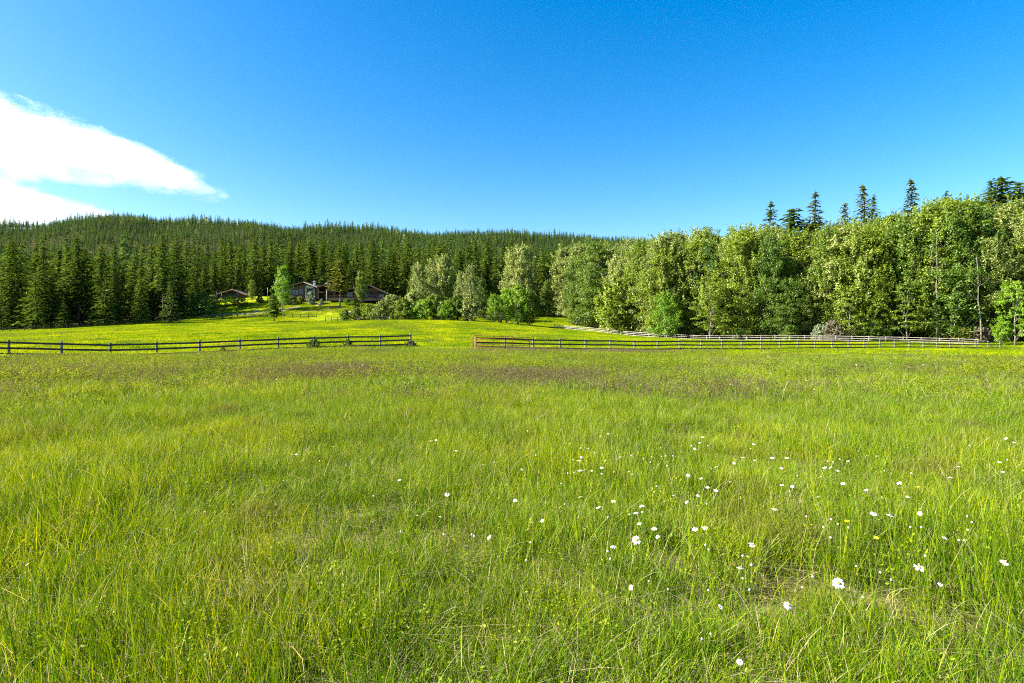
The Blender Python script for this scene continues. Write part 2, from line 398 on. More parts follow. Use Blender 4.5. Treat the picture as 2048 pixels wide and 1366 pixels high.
def join(parts):
    vs_, qs, ts, tn, o = [], [], [], [], 0
    for v, q, t, c in parts:
        vs_.append(v); tn.append(c)
        if len(q): qs.append(np.asarray(q) + o)
        if len(t): ts.append(np.asarray(t) + o)
        o += len(v)
    return np.concatenate(vs_), (np.concatenate(qs) if qs else np.zeros((0, 4), int)), (np.concatenate(ts) if ts else np.zeros((0, 3), int)), np.concatenate(tn)
def leafquads(c, nrm, size, asp=.55, tint=None, g=0.0, r=None, jit=.5):
    """leaf-sized rhombs at points c facing nrm (jittered)"""
    r = r or rng; k = len(c)
    nn = nrm + r.normal(0, jit, (k, 3)); nn /= np.linalg.norm(nn, axis=1)[:, None] + 1e-9
    a = np.cross(nn, r.normal(0, 1, (k, 3))); a /= np.linalg.norm(a, axis=1)[:, None] + 1e-9
    b = np.cross(nn, a); s = (size * r.uniform(.6, 1.3, k))[:, None]
    v = np.stack([c - a * s * .5, c + b * s * asp * .5, c + a * s * .5, c - b * s * asp * .5], 1).reshape(-1, 3)
    q = np.arange(k)[:, None] * 4 + [0, 1, 2, 3]
    tn = r.random(k) if tint is None else tint
    return v, q, np.zeros((0, 3), int), np.repeat(np.stack([tn, np.full(k, g), 0 * tn], 1), 4, 0)
def weedpatch(k, size, h0, h1, leaf, stems=.004, r=None):
    r = r or rng; parts = []
    for _ in range(k):
        bx, by = r.uniform(-.5, .5, 2) * size; h = r.uniform(h0, h1); nl = int(r.integers(22, 40))
        t = r.uniform(.25, 1, nl) ** .7; a = r.uniform(0, 6.283, nl); rad_ = .10 * (1.25 - t) + .03
        c = np.stack([bx + np.cos(a) * rad_ * r.uniform(.3, 1.6, nl), by + np.sin(a) * rad_ * r.uniform(.3, 1.6, nl), h * t], 1)
        nr_ = np.stack([np.cos(a) * .5, np.sin(a) * .5, np.full(nl, .9)], 1)
        parts.append(leafquads(c, nr_, leaf, .5, r=r, tint=np.clip(t * .6 + r.random(nl) * .5, 0, 1)))
    return join(parts)
def stalkpatch(k, size, h0, h1, r=None, hs_=.035, sp_=.018, wd_=.006):
    r = r or rng; parts = []
    v, q, t, tn = blades(k, size, h0, h1, wd_, .05, .35, 0, r); tn[:, 1] = .2; tn[:, 2] = 1; parts.append((v, q, t, tn))
    top = v.reshape(k, 7, 3)
    for j in range(9):
        f = r.uniform(.45, 1, (k, 1)); c = top[:, 6] * f + top[:, 2] * (1 - f) + r.normal(0, sp_, (k, 3))
        L = leafquads(c, np.tile([0, 0, .3], (k, 1)), hs_, .5, r=r); L[3][:, 2] = 1; parts.append(L)
    return join(parts)

def grassmat(name, lift=1.0, gl=.012):
    m, n, out = mat(name)
    at = N(n, 'ShaderNodeAttribute', attribute_name='tint'); sp = N(n, 'ShaderNodeSeparateColor'); n.links.new(at.outputs['Color'], sp.inputs[0])
    geo = N(n, 'ShaderNodeNewGeometry'); pos = geo.outputs['Position']
    big = noise(n, pos, 0.13, 3, .6); med = noise(n, pos, 0.9, 3, .6)
    a = N(n, 'ShaderNodeMath', operation='MULTIPLY_ADD'); a.inputs[1].default_value = 0.5 if lift == 1.0 else .95; n.links.new(big, a.inputs[0])
    b = N(n, 'ShaderNodeMath', operation='MULTIPLY_ADD'); b.inputs[1].default_value = 0.55; n.links.new(med, b.inputs[0]); n.links.new(a.outputs[0], b.inputs[2])
    a.inputs[2].default_value = -0.18 if lift == 1.0 else -.40
    c = N(n, 'ShaderNodeMath', operation='MULTIPLY_ADD'); c.inputs[1].default_value = 0.42; n.links.new(sp.outputs[0], c.inputs[0]); n.links.new(b.outputs[0], c.inputs[2])
    r = ramp(n, [(q_, (min(a_ * lift, .6), min(b_ * (1 + (lift - 1) * .72), .6), c_)) for q_, (a_, b_, c_) in ((0.20, (0.016, 0.060, 0.002)), (0.45, (0.076, 0.165, 0.002)), (0.66, (0.180, 0.252, 0.002)), (0.92, (0.350, 0.350, 0.008)))])
    n.links.new(c.outputs[0], r.inputs[0])
    col = mixc(n, r.outputs[0], (0.46, 0.40, 0.22), sp.outputs[1])
    col = mixc(n, col, (0.120, 0.100, 0.055), sp.outputs[2])
    dead = noise(n, pos, .75, 4, .6); dr_ = N(n, 'ShaderNodeMapRange'); dr_.inputs[1].default_value = .56; dr_.inputs[2].default_value = .70; dr_.inputs[4].default_value = .62
    n.links.new(dead, dr_.inputs[0])
    if lift == 1.0: col = mixc(n, col, (0.125, 0.095, 0.040), dr_.outputs[0])
    d = N(n, 'ShaderNodeBsdfDiffuse'); n.links.new(col, d.inputs['Color'])
    t = N(n, 'ShaderNodeBsdfTranslucent'); n.links.new(mixc(n, col, (1.35, 1.15, .6), 1.0, 'MULTIPLY'), t.inputs['Color'])
    mx = N(n, 'ShaderNodeMixShader'); mx.inputs[0].default_value = 0.40
    n.links.new(d.outputs[0], mx.inputs[1]); n.links.new(t.outputs[0], mx.inputs[2])
    g = N(n, 'ShaderNodeBsdfGlossy', Roughness=0.5); g.inputs['Color'].default_value = (1, 1, .7, 1)
    m2 = N(n, 'ShaderNodeMixShader'); m2.inputs[0].default_value = gl
    n.links.new(mx.outputs[0], m2.inputs[1]); n.links.new(g.outputs[0], m2.inputs[2]); n.links.new(m2.outputs[0], out.inputs[0])
    return m
M['grass'] = grassmat('meadow grass'); M['pasture'] = grassmat('pasture grass', 1.42, .004)
def gm(name, parts, m='grass'): v, q, t, c = join(parts); return np_mesh(name, v, quads=q, tris=t, mats=[M[m]], tint=c)
near_p = []
for i in range(7):
    k = [2700, 2900, 2500, 3000, 2300, 2700, 2000][i]
    near_p.append(gm('grass', [blades(k, 1.12, .09, .33, .0037, .08, .65, .07, clump=[0, 60, 0, 40, 50, 0, 40][i]),
                               blades(230, 1.12, .24, .44, .0046, .1, .6, .08), blades(300, 1.15, .05, .28, .0036, .9, 2.6, .75), blades(420, 1.15, .02, .08, .0045, 2.5, 5.0, .92),
                               weedpatch(16, 1.1, .06, .24, .020)]))
mid_p = [gm('grass', [blades(2300, 2.3, .12, .36, .0085, .1, .8, .06, clump=[0, 60, 0, 36][i]), blades(260, 2.2, .3, .5, .008, .1, .7, .15),
                      weedpatch(12, 2.2, .12, .34, .035)]) for i in range(4)]
far_p = [gm('grass', [blades(4200, 5.4, .08, .26, .034, .3, 1.2, .015, clump=[0, 120, 70][i])], 'pasture') for i in range(3)]
def field(step, dmin, dmax, amax, jit=.5):
    L = dmax; g_ = np.arange(-L, L, step); X, Y = np.meshgrid(g_, np.arange(-1, L, step)); X, Y = X.ravel(), Y.ravel()
    X = X + rng.uniform(-jit, jit, len(X)) * step; Y = Y + rng.uniform(-jit, jit, len(Y)) * step
    d = np.hypot(X, Y); a = np.degrees(np.arctan2(np.abs(X), np.maximum(Y + 1.5, .01)))
    k = (d > dmin) & (d < dmax) & (a < amax) & (Y > -.5)
    return X[k], Y[k]
def place(X, Y, s0, s1, tilt=True, zs=None):
    e = .6; Z = height(X, Y)
    sx = (height(X + e, Y) - height(X - e, Y)) / (2 * e); sy = (height(X, Y + e) - height(X, Y - e)) / (2 * e)
    rz = rng.uniform(0, 6.283, len(X)); rots = np.zeros((len(X), 3))
    for i in range(len(X)):
        nrm = Vector((-sx[i], -sy[i], 1)).normalized()
        q = Vector((0, 0, 1)).rotation_difference(nrm) @ Euler((0, 0, rz[i])).to_quaternion()
        rots[i] = q.to_euler()
    s = rng.uniform(s0, s1, len(X)); sv = np.stack([s, s, s * (1 if zs is None else zs)], 1)
    return np.stack([X, Y, Z], 1), rots, sv
def vnoise(X, Y, f, seed=0):
    r = np.random.default_rng(seed); o = 0
    for k in range(5):
        a, p, g = r.uniform(0, 6.283), r.uniform(0, 6.283), f * r.uniform(.6, 1.7)
        o = o + np.sin((X * np.cos(a) + Y * np.sin(a)) * g + p)
    return o / 2.4
X, Y = field(.8, .9, 15.5, 56)
keep = rng.random(len(X)) > .015
X, Y = X[keep], Y[keep]
L_, R_, S_ = place(X, Y, .9, 1.15, zs=np.clip(1.05 + .28 * vnoise(X, Y, 1.1, 3), .78, 1.5))
scatter('meadow_grass', near_p, L_, R_, S_, 'tall sunlit yellow green meadow grass nearest to the viewer', 'grass')
X, Y = field(1.55, 14.5, 52, 50)
L_, R_, S_ = place(X, Y, .9, 1.2, zs=np.clip(1 + .25 * vnoise(X, Y, .5, 5), .6, 1.4))
scatter('meadow_grass', mid_p, L_, R_, S_, 'meadow grass between the daisies and the post and rail fences', 'grass')
X, Y = field(3.5, 50, 215, 47)
u_ = CX + F * X / np.maximum(Y, 1)
wd = (Y > np.interp(u_, [-400, 370, 371, 560, 561, 800, 801, 1200, 1240, 1320, 2050, 2600], [158, 168, 204, 204, 215, 215, 212, 212, 150, 126, 102, 99]))
wd |= (np.hypot(X - px(675, 186), (Y - 183) * 1.6) < 4)
X, Y = X[~wd], Y[~wd]
L_, R_, S_ = place(X, Y, .85, 1.2, zs=np.clip(1 + .3 * vnoise(X, Y, .2, 6), .5, 1.4))
scatter('meadow_grass', far_p, L_, R_, S_, 'bright green pasture grass beyond the rail fences', 'grass')

# leafy weeds in the band before the left fence, thinner elsewhere
M['weed'] = leafy('weed leaves', (0.040, 0.080, 0.004), (0.120, 0.180, 0.006), (0.250, 0.280, 0.012), 0.45, wnoise=.25, gloss=.004)
M['weeddark'] = leafy('dull weed leaves', (0.030, 0.045, 0.010), (0.075, 0.095, 0.020), (0.150, 0.150, 0.045), 0.35, wnoise=.25, gloss=.004)
def wm(parts, m): v, q, t, c = join(parts); return np_mesh('weed', v, quads=q, tris=t, mats=[M[m]], tint=c)
weed_p = [wm([weedpatch(34, 2.2, .26, .55, .048)], 'weed') for i in range(4)] + [wm([weedpatch(32, 2.2, .22, .48, .045)], 'weeddark') for i in range(3)]
X, Y = field(1.2, 12, 52, 48)
u_ = CX + F * X / Y
dens = sstep(14, 22, Y) * (1 - sstep(43, 50, Y - .02 * np.abs(X))) * np.interp(u_, [0, 450, 800, 1100, 1500, 2048], [1, .9, .7, .5, .3, .3]) + .10
dens = dens * np.clip(.75 + .5 * vnoise(X, Y, .35, 11), 0, 1.5)
k = rng.random(len(X)) < dens
X2, Y2 = field(2.2, 50, 150, 46); u2 = CX + F * X2 / Y2
k2 = (rng.random(len(X2)) < np.clip(.9 * vnoise(X2, Y2, .13, 14) + .35 * vnoise(X2, Y2, .5, 15) - .35, .015, .6)) & (Y2 < np.interp(u2, [-400, 400, 1100, 1316, 2050], [145, 150, 140, 112, 88]))
X, Y, k = np.concatenate([X, X2]), np.concatenate([Y, Y2]), np.concatenate([k, k2])
L_, R_, S_ = place(X[k], Y[k], .8, 1.25)
scatter('leafy_weeds', weed_p, L_, R_, S_, 'yellow green leafy weeds in the rough band before the left fence', 'weeds')
# brown dead stalks
stalk_p = [gm('stalk', [stalkpatch(85, 2.0, .35, .75)]) for i in range(3)]
X, Y = field(.85, 11, 60, 48)
u_ = CX + F * X / Y
dens = np.exp(-((Y - np.interp(u_, [0, 500, 1000, 1500], [21, 22, 18.5, 15.5])) / 3.6) ** 2) * np.interp(u_, [-100, 350, 600, 1050, 1450, 1560], [.5, .6, .8, .9, .8, .1])
dens = np.maximum(dens, np.exp(-((Y - np.interp(u_, [1000, 1500, 2048], [48, 58, 70])) / 5) ** 2) * np.interp(u_, [930, 1060, 1350, 1500], [0, .7, .6, .15]))
dens = dens * np.clip(.7 + .6 * vnoise(X, Y, .5, 21), 0, 1.6) + .012
k = rng.random(len(X)) < dens
L_, R_, S_ = place(X[k], Y[k], .75, 1.15)
scatter('dry_stalks', stalk_p, L_, R_, S_, 'brown dead flower stalks across the middle of the meadow', 'weeds')

seed_p = [gm('seed_stalk', [stalkpatch(6, 1.4, .38, .60, None, .011, .006, .003)]) for i in range(4)]
X, Y = field(1.3, 2.6, 14, 52)
k = rng.random(len(X)) < .45 * np.clip(.6 + .7 * vnoise(X, Y, .6, 33), 0, 1.5)
L_, R_, S_ = place(X[k], Y[k], .8, 1.15)
scatter('seed_stalks', seed_p, L_, R_, S_, 'thin brown seed heads standing above the near grass', 'weeds')

# ------------------------------------------------------------------ trees
def conifer(seed, H, Rb, c0=.08, whorls=30, per=7, spr=9, droop=.35, fill=1.0, taper=.8, size=.62, rag=.25):
    """needle sprays along drooping boughs; returns crown arrays"""
    r = np.random.default_rng(seed); parts = []
    cs, ns, ss, dirs = [], [], [], []
    for i in range(whorls):
        t = (i + r.uniform(-.3, .3)) / whorls; t = min(max(t, 0), .985)
        z = H * (c0 + (1 - c0) * t)
        prof = (1 - t) ** taper * (1 - .45 * max(0, (.12 - t) / .12))
        nb = max(4, int(round(per * (1 - .35 * t))))
        a0 = r.uniform(0, 6.283)
        for b in range(nb):
            if r.random() > fill: continue
            a = a0 + 6.283 * b / nb + r.uniform(-.4, .4)
            zb = z + r.normal(0, .32) * H * (1 - c0) / whorls * 1.3; dr_ = droop * r.uniform(.5, 1.6)
            L = (Rb * prof + .25) * r.uniform(1 - rag * 1.4, 1 + rag * .7)
            k = max(3, int(spr * (.35 + .65 * prof)))
            f = (np.arange(k) + r.uniform(.2, .9, k)) / k
            up = .28 * t + .02
            x = L * f; zz = zb + L * (up * f - dr_ * f ** 1.8) + r.normal(0, .09, k)
            side = r.choice([-1, 1], k) * r.uniform(0, .30, k) * L * (1.05 - f)
            c = np.stack([np.cos(a) * x - np.sin(a) * side, np.sin(a) * x + np.cos(a) * side, zz], 1)
            dr = np.stack([np.cos(a) - np.sin(a) * np.sign(side) * .7, np.sin(a) + np.cos(a) * np.sign(side) * .7, np.full(k, -.35)], 1)
            cs.append(c); dirs.append(dr); ss.append(np.full(k, size) * (.55 + .6 * prof))
    c = np.concatenate(cs); dr = np.concatenate(dirs); s = np.concatenate(ss) * r.uniform(.7, 1.35, len(c)); k = len(c)
    dr += r.normal(0, .25, dr.shape); dr /= np.linalg.norm(dr, axis=1)[:, None]
    up = np.tile([0, 0, 1.], (k, 1)) + r.normal(0, .45, (k, 3)); sd_ = np.cross(dr, up); sd_ /= np.linalg.norm(sd_, axis=1)[:, None]
    s = s[:, None]
    v = np.stack([c - dr * s * .55, c + sd_ * s * .30 - dr * s * .1, c + dr * s * .75, c - sd_ * s * .30 - dr * s * .1], 1)
    # leader
    j = r.integers(0, k, 1)
    q = np.arange(k)[:, None] * 4 + [0, 1, 2, 3]
    tint = np.repeat(r.random(k), 4)
    lead = np.array([[-.1, 0, H * .955], [.1, 0, H * .955], [0, .0, H * 1.01], [0, -.1, H * .955], [0, .1, H * .955], [0, 0, H * 1.01]])
    v = np.concatenate([v.reshape(-1, 3), lead]); t3 = np.array([[0, 1, 2], [3, 4, 5]]) + 4 * k
    return v, q, t3, np.stack([np.concatenate([tint, np.full(6, .6)])] * 3, 1) * [1, 0, 0]
def trunk_mesh(H, r0, m, seed=0, bend=.15, r1=.03, seg=7, forks=()):
    r = np.random.default_rng(seed); b = MB()
    p = [(r.normal(0, bend) * (i > 0), r.normal(0, bend) * (i > 0), H * i / 5 - (.3 if i == 0 else 0)) for i in range(6)]
    b.tube(p, [r0 * (1 - i / 5) + r1 for i in range(6)], seg)
    for a, c, rr_ in forks: b.tube([a, ((Vector(a) + Vector(c)) / 2 + Vector((0, 0, -.05 * (Vector(c) - Vector(a)).length)))[:], c], [rr_, rr_ * .6, rr_ * .25], 5)
    return b.mesh('trunk', m, True)
def broadleaf(seed, H, rx, c0=.12, clumps=80, leaves=70, leaf=.34, shape=1.0, cr=.17, flat=.6, gap=.12, top=.5, lay=.0, shoots=.55):
    """leaf clumps on limbs inside an uneven crown; returns (crown arrays, limb list)"""
    r = np.random.default_rng(seed); parts = []; forks = []
    lob = r.uniform(.72, 1.15, 9); lp = r.uniform(0, 6.283, 9)
    for i in range(clumps):
        t = r.uniform(0.02, .98)
        prof = (math.sin(math.pi * min(1, (t * .85 + .15)) ** (.8 + top * .5))) ** .6 if shape == 1 else (1 - abs(2 * t - .85) ** 2.2 * .75)
        prof = max(prof, .12)
        a = r.uniform(0, 6.283)
        lobf = .8 + .25 * math.sin(2 * a + lp[int(t * 8.99)]) * lob[int(t * 8.99)] + r.normal(0, .08)
        rad_ = rx * prof * lobf * (r.uniform(.15, 1) ** .45)
        z = H * (c0 + (1 - c0) * t)
        c = np.array([math.cos(a) * rad_, math.sin(a) * rad_, z])
        R_c = H * cr * r.uniform(.55, 1.15) * (1 - .35 * t) * .5
        k = int(leaves * r.uniform(.6, 1.3))
        d = r.normal(0, 1, (k, 3)); d /= np.linalg.norm(d, axis=1)[:, None]
        pt = d * (r.uniform(0, 1, (k, 1)) ** .5) * np.array([1, 1, flat]) * R_c
        if lay: pt[:, 2] = np.round(pt[:, 2] / lay) * lay + r.normal(0, .06, k)
        nrm = d * .8 + np.array([0, 0, .7])
        tb = r.uniform(0, .35)
        parts.append(leafquads(c + pt, nrm, leaf, .62, r=r, tint=np.clip(tb + r.random(k) * .65, 0, 1)))
        if i % 4 == 0:
            forks.append(((0, 0, max(.3, z - rad_ * 1.1 - .05 * H)), tuple(c), .012 * H * (1 - t) * .55 + .02))
    for j in range(int(clumps * shoots)):
        t = r.uniform(.25, 1.0); a = r.uniform(0, 6.283); prof = max((math.sin(math.pi * min(1, (t * .85 + .15)) ** (.8 + top * .5))) ** .6 if shape == 1 else .5, .12)
        rad_ = rx * prof * r.uniform(.55, 1.08); L = r.uniform(.05, .12) * H; k = 44; f = r.random(k); out_ = r.uniform(.1, .8)
        c = np.stack([math.cos(a) * (rad_ + f * L * out_), math.sin(a) * (rad_ + f * L * out_), H * (c0 + (1 - c0) * min(t, .95)) + f * L], 1) + r.normal(0, 1, (k, 3)) * (.05 + .035 * H * .35 * (1 - f[:, None]))
        parts.append(leafquads(c, np.tile([math.cos(a) * .6, math.sin(a) * .6, .6], (k, 1)), leaf, .62, r=r, tint=np.clip(.3 + r.random(k) * .6, 0, 1)))
    return join(parts), forks

def crown_me(arr, m, name='crown'):
    v, q, t, c = arr; return np_mesh(name, v, quads=q, tris=t, mats=[m], tint=c)
CON = []       # conifer kinds, 25 m tall, (crown, trunk)
for i in range(9):
    kw = [dict(Rb=4.6), dict(Rb=4.1, rag=.35), dict(Rb=5.0, taper=.65), dict(Rb=3.7, whorls=36), dict(Rb=4.3, c0=.3, taper=.6, rag=.4), dict(Rb=5.4, taper=.9), dict(Rb=3.9, fill=.85, rag=.45), dict(Rb=4.4, c0=.38, taper=.55, rag=.4), dict(Rb=4.2, taper=.7, droop=.5)][i]
    kw = dict(dict(whorls=34, per=8, spr=12, size=.78), **kw)
    CON.append((crown_me(conifer(100 + i, 25, **kw), M['conifer']), trunk_mesh(24.5, .26, M['bark'], i)))
def add_tree(name, crown, trunk, x, y, sc, label, cat, group=None, rz=None, cm=None, dz=-.15, tm=None, sxy=1.0, lean=0):
    rz = random.uniform(0, 6.283) if rz is None else rz
    t = empty(name, (x, y, hz(x, y) + dz), rz, label, cat, group, sc=(sc * sxy, sc * sxy, sc))
    if lean: t.rotation_euler = (random.gauss(0, lean), random.gauss(0, lean), rz)
    a = link('trunk', trunk, t); b = link('crown', crown, t)
    for o, m in ((b, cm), (a, tm)):
        if m: o.material_slots[0].link = 'OBJECT'; o.material_slots[0].material = m
    return t

# the wood on the left and behind the lodge: the nearest ~290 conifers one by one, the rest as one mass
def con_edge(u): return np.interp(u, [-400, 0, 150, 300, 370, 400, 520, 560, 800, 830, 1000, 1200, 1290], [150, 151, 154, 160, 172, 206, 211, 218, 218, 196, 192, 210, 205])
def poisson(cand, dist):
    cell = {}; out = []
    for i, (x, y) in enumerate(cand):
        g_ = (int(x // dist), int(y // dist)); ok = True
        for a in (-1, 0, 1):
            for b in (-1, 0, 1):
                for (p, q) in cell.get((g_[0] + a, g_[1] + b), ()):
                    if (p - x) ** 2 + (q - y) ** 2 < dist * dist: ok = False; break
                if not ok: break
            if not ok: break
        if ok: cell.setdefault(g_, []).append((x, y)); out.append(i)
    return out
cy_ = rng.uniform(148, 330, 26000); cu = rng.uniform(-190, 1290, 26000); cx_ = (cu - CX) / F * cy_
k = cy_ > con_edge(cu) + 1.0; cx_, cy_, cu = cx_[k], cy_[k], cu[k]
idx = poisson(list(zip(cx_, cy_)), 5.7)
near_c = sorted(idx, key=lambda i: (cy_[i] - con_edge(cu[i])) + 0.10 * cy_[i])
solo, rest = near_c[:285], near_c[285:]
def con_zone(u, dd):
    if u < 370: return 'tall dark conifer in the dense wood left of the small tan building' if dd < 12 else 'conifer top rising deeper in the wood left of the small tan building'
    if u < 545: return 'tall dark conifer standing behind the small tan outbuilding'
    if u < 800: return 'tall conifer standing on the slope right behind the brown lodge'
    if u < 985: return 'dark conifer behind the pale cottonwoods beside the lodge'
    return 'dark conifer on the slope behind the bright green tree clump'
for i in solo:
    x, y, u = cx_[i], cy_[i], cu[i]
    kd = random.randrange(9); sc = (random.uniform(.84, 1.06) if random.random() < .75 else random.uniform(.55, .8)) * np.interp(u, [0, 370, 560, 800, 1200], [1.0, .98, .92, .98, 1.0])
    lb = con_zone(u, y - con_edge(u))
    add_tree('conifer_tree', CON[kd][0], CON[kd][1], x, y, sc, lb, 'conifer', 'conifers of the dark wood: ' + lb[:60], sxy=random.uniform(.72, 1.35), lean=.012)
# far conifers in low detail
FARC = []
for i in range(5):
    v, q, t, c = conifer(300 + i, 22, [3.6, 4.2, 3.3, 4.6, 3.9][i], c0=.08, whorls=19, per=7, spr=5, size=1.35, taper=[.7, .85, .75, .6, .8][i], rag=.35)
    mm = np_mesh('far_conifer', v, quads=q, tris=t, mats=[M['conifer'] if i == 0 else M['hillfir']], tint=c); FARC.append(mm)
for i in range(2):
    v, q, t, c = broadleaf(340 + i, 15, 4.0, c0=.05, clumps=34, leaves=26, leaf=1.0, cr=.26, shoots=.3)[0]
    FARC.append(np_mesh('far_broadleaf', v, quads=q, mats=[M['leaf' if i else 'paleleaf']], tint=c))
pts = [(cx_[i], cy_[i]) for i in rest]
fy = 330 + 1330 * rng.random(90000) ** .75; fu = rng.uniform(-330, 1330, 90000); fx = (fu - CX) / F * fy
thin = (vnoise(fx, fy, .02, 9) > -1.1) & ~((np.abs(fu - 575) < 28) & (np.abs(fy - 830) < 60)) & ~((np.abs(fu - 455) < 14) & (np.abs(fy - 700) < 30))
fx, fy = fx[thin], fy[thin]
ii = poisson(list(zip(fx, fy)), 6.6)
fx = np.concatenate([[p[0] for p in pts], fx[ii]]); fy = np.concatenate([[p[1] for p in pts], fy[ii]])
s = np.clip(rng.normal(.84, .2, len(fx)), .35, 1.4) * (1 + .2 * vnoise(fx, fy, .03, 31)) * np.interp(fy, [200, 420, 800], [1.0, .86, .72])
scatter('conifer_forest', FARC, np.stack([fx, fy, height(fx, fy) - .3], 1), np.stack([0 * fx, 0 * fx, rng.uniform(0, 6.283, len(fx))], 1),
        np.stack([s * rng.uniform(.85, 1.25, len(fx)), s * rng.uniform(.85, 1.25, len(fx)), s], 1), 'conifer forest covering the far hill up to its ridge', 'forest', [.19, .19, .19, .19, .19, .03, .02])

# conifers that stand out
PS = [(crown_me(conifer(500 + i, 10, [2.7, 2.4, 3.0][i], c0=.03, whorls=20, per=8, spr=8, droop=.18, size=.5, taper=.85), M['palespruce']), trunk_mesh(9.7, .14, M['bark'], 50 + i)) for i in range(3)]
def solo_con(name, kind, u, vb, vt, d, label, cm=None, sxy=1.0, base=None):
    x = px(u, d); z = hz(x, d) if base is None else base
    Hh = pz(vt, d) - z; cr, tr = kind; h0 = {True: 10., False: 25.}[kind in PS]
    return add_tree('conifer_tree', cr, tr, x, d, Hh / h0, label, 'conifer', sxy=sxy, cm=cm)
solo_con('c', PS[0], 340, 640, 562, 157, 'pale young spruce alone at the wood edge, just right of the dark trees', sxy=1.05)
solo_con('c', PS[1], 282, 640, 556, 158, 'young spruce at the wood edge just left of the pale one', M['conifer'], 1.15)
solo_con('c', PS[2], 212, 650, 552, 153, 'broad young spruce halfway along the dark wood edge', M['conifer'], 1.15)
solo_con('c', PS[0], 72, 658, 545, 149, 'wide spreading spruce low at the front of the dark wood, near its left end', M['conifer'], 1.2)
solo_con('c', PS[1], 128, 658, 600, 149, 'low bushy spruce beside the wide spreading one', M['conifer'], 1.3)
solo_con('c', PS[1], 3, 660, 585, 148, 'low spruce at the very left end of the wood', M['conifer'], 1.2)
solo_con('c', CON[8], 88, 658, 468, 153, 'tallest conifer of the wood edge on the left, above the wide spreading spruce')
FIR = (crown_me(conifer(520, 10, 3.7, c0=.22, whorls=17, per=8, spr=11, droop=.10, size=.85, taper=.75, fill=.9, rag=.45), M['conifer']), trunk_mesh(9.6, .20, M['bark'], 55))
x = px(548, 159); zt = hz(x, 159)
add_tree('conifer_tree', FIR[0], FIR[1], x, 159, (pz(587, 159) - zt) / 10, 'small dark layered fir with bare trunk alone in the pasture below the lodge', 'conifer', sxy=.95)
PINE = (crown_me(conifer(530, 16, 5.2, c0=.36, whorls=22, per=9, spr=11, droop=.12, size=.75, taper=.5, rag=.35), M['spruce']), trunk_mesh(15.5, .24, M['brownbark'], 56, .08))
x = px(680, 183); zt = hz(x, 183)
add_tree('pine_tree', PINE[0], PINE[1], x, 183, (pz(518, 183) - zt) / 16, 'wide crowned pine with a bare brown trunk before the middle of the lodge', 'pine', tm=M['brownbark'])
for u, d, vt, lb in ((444, 190, 548, 'slim pine with a bare leaning trunk before the small tan building'), (429, 188, 545, 'slim bare trunked pine just left of the small tan building'), (477, 192, 530, 'slim pine whose tall bare trunk crosses the tan gable')):
    x = px(u, d); zt = hz(x, d)
    add_tree('pine_tree', CON[7][0], CON[7][1], x, d, (pz(vt - 30, d) - zt) / 25, lb, 'pine', sxy=.8, tm=M['brownbark'])
SPR = [(crown_me(conifer(560 + i, 25, [4.3, 4.8, 3.9][i], c0=.08, whorls=52, per=9, spr=10, droop=.45, size=.62, taper=.92, rag=.16), M['conifer']), trunk_mesh(24.5, .24, M['bark'], 60 + i)) for i in range(3)]
# spruces that rise above the bank of broadleaf trees on the right
for u, vt, d, kd, cm, sx_, lb in (
        (1541, 402, 140, 3, 'conifer', 1.0, 'dark spruce tip, leftmost above the broadleaf bank on the right'),
        (1585, 416, 146, 4, 'conifer', 1.25, 'broad dark pine head between the first two spruce tips'),
        (1629, 383, 142, 0, 'spruce', 1.0, 'pointed dark spruce second from the left above the broadleaf bank'),
        (1688, 405, 138, 1, 'spruce', .95, 'olive spruce lower than its two pointed neighbours'),
        (1724, 371, 136, 5, 'spruce', .95, 'full olive green spruce in the middle of the bank skyline'),
        (1745, 392, 142, 2, 'conifer', .9, 'dark spruce tucked behind the full olive one'),
        (1820, 359, 138, 8, 'spruce', 1.0, 'tallest pointed spruce on the skyline of the bank'),
        (1978, 362, 150, 2, 'conifer', 1.0, 'first of the conifers on the crest at the right end'),
        (2000, 355, 152, 7, 'conifer', 1.15, 'rounded pine, highest on the crest at the right end'),
        (2036, 364, 154, 4, 'conifer', 1.1, 'dark pine last on the crest at the right end'),
        (1982, 395, 112, 6, 'spruce', .8, 'thin sparse spruce with a long bare trunk among the trees at right'),
        (1990, 520, 104, 3, 'spruce', .8, 'small brownish spruce among the broadleaf trees at right'),
        (1722, 470, 122, 1, 'spruce', .9, 'olive spruce half hidden below the skyline spruces'),
        (1500, 452, 150, 0, 'conifer', .9, 'low conifer head left of the first spruce tip'),
        (1890, 384, 152, 2, 'conifer', 1.0, 'conifer head just behind the tall aspens on the skyline')):
    x = px(u, d); zt = hz(x, d)
    kk = CON[kd] if kd in (4, 6, 7) else SPR[kd % 3]
    add_tree('conifer_tree', kk[0], kk[1], x, d, (pz(vt - 2, d) - zt) / 25.0, lb, 'conifer', cm=M[cm], sxy=sx_ * 1.5)

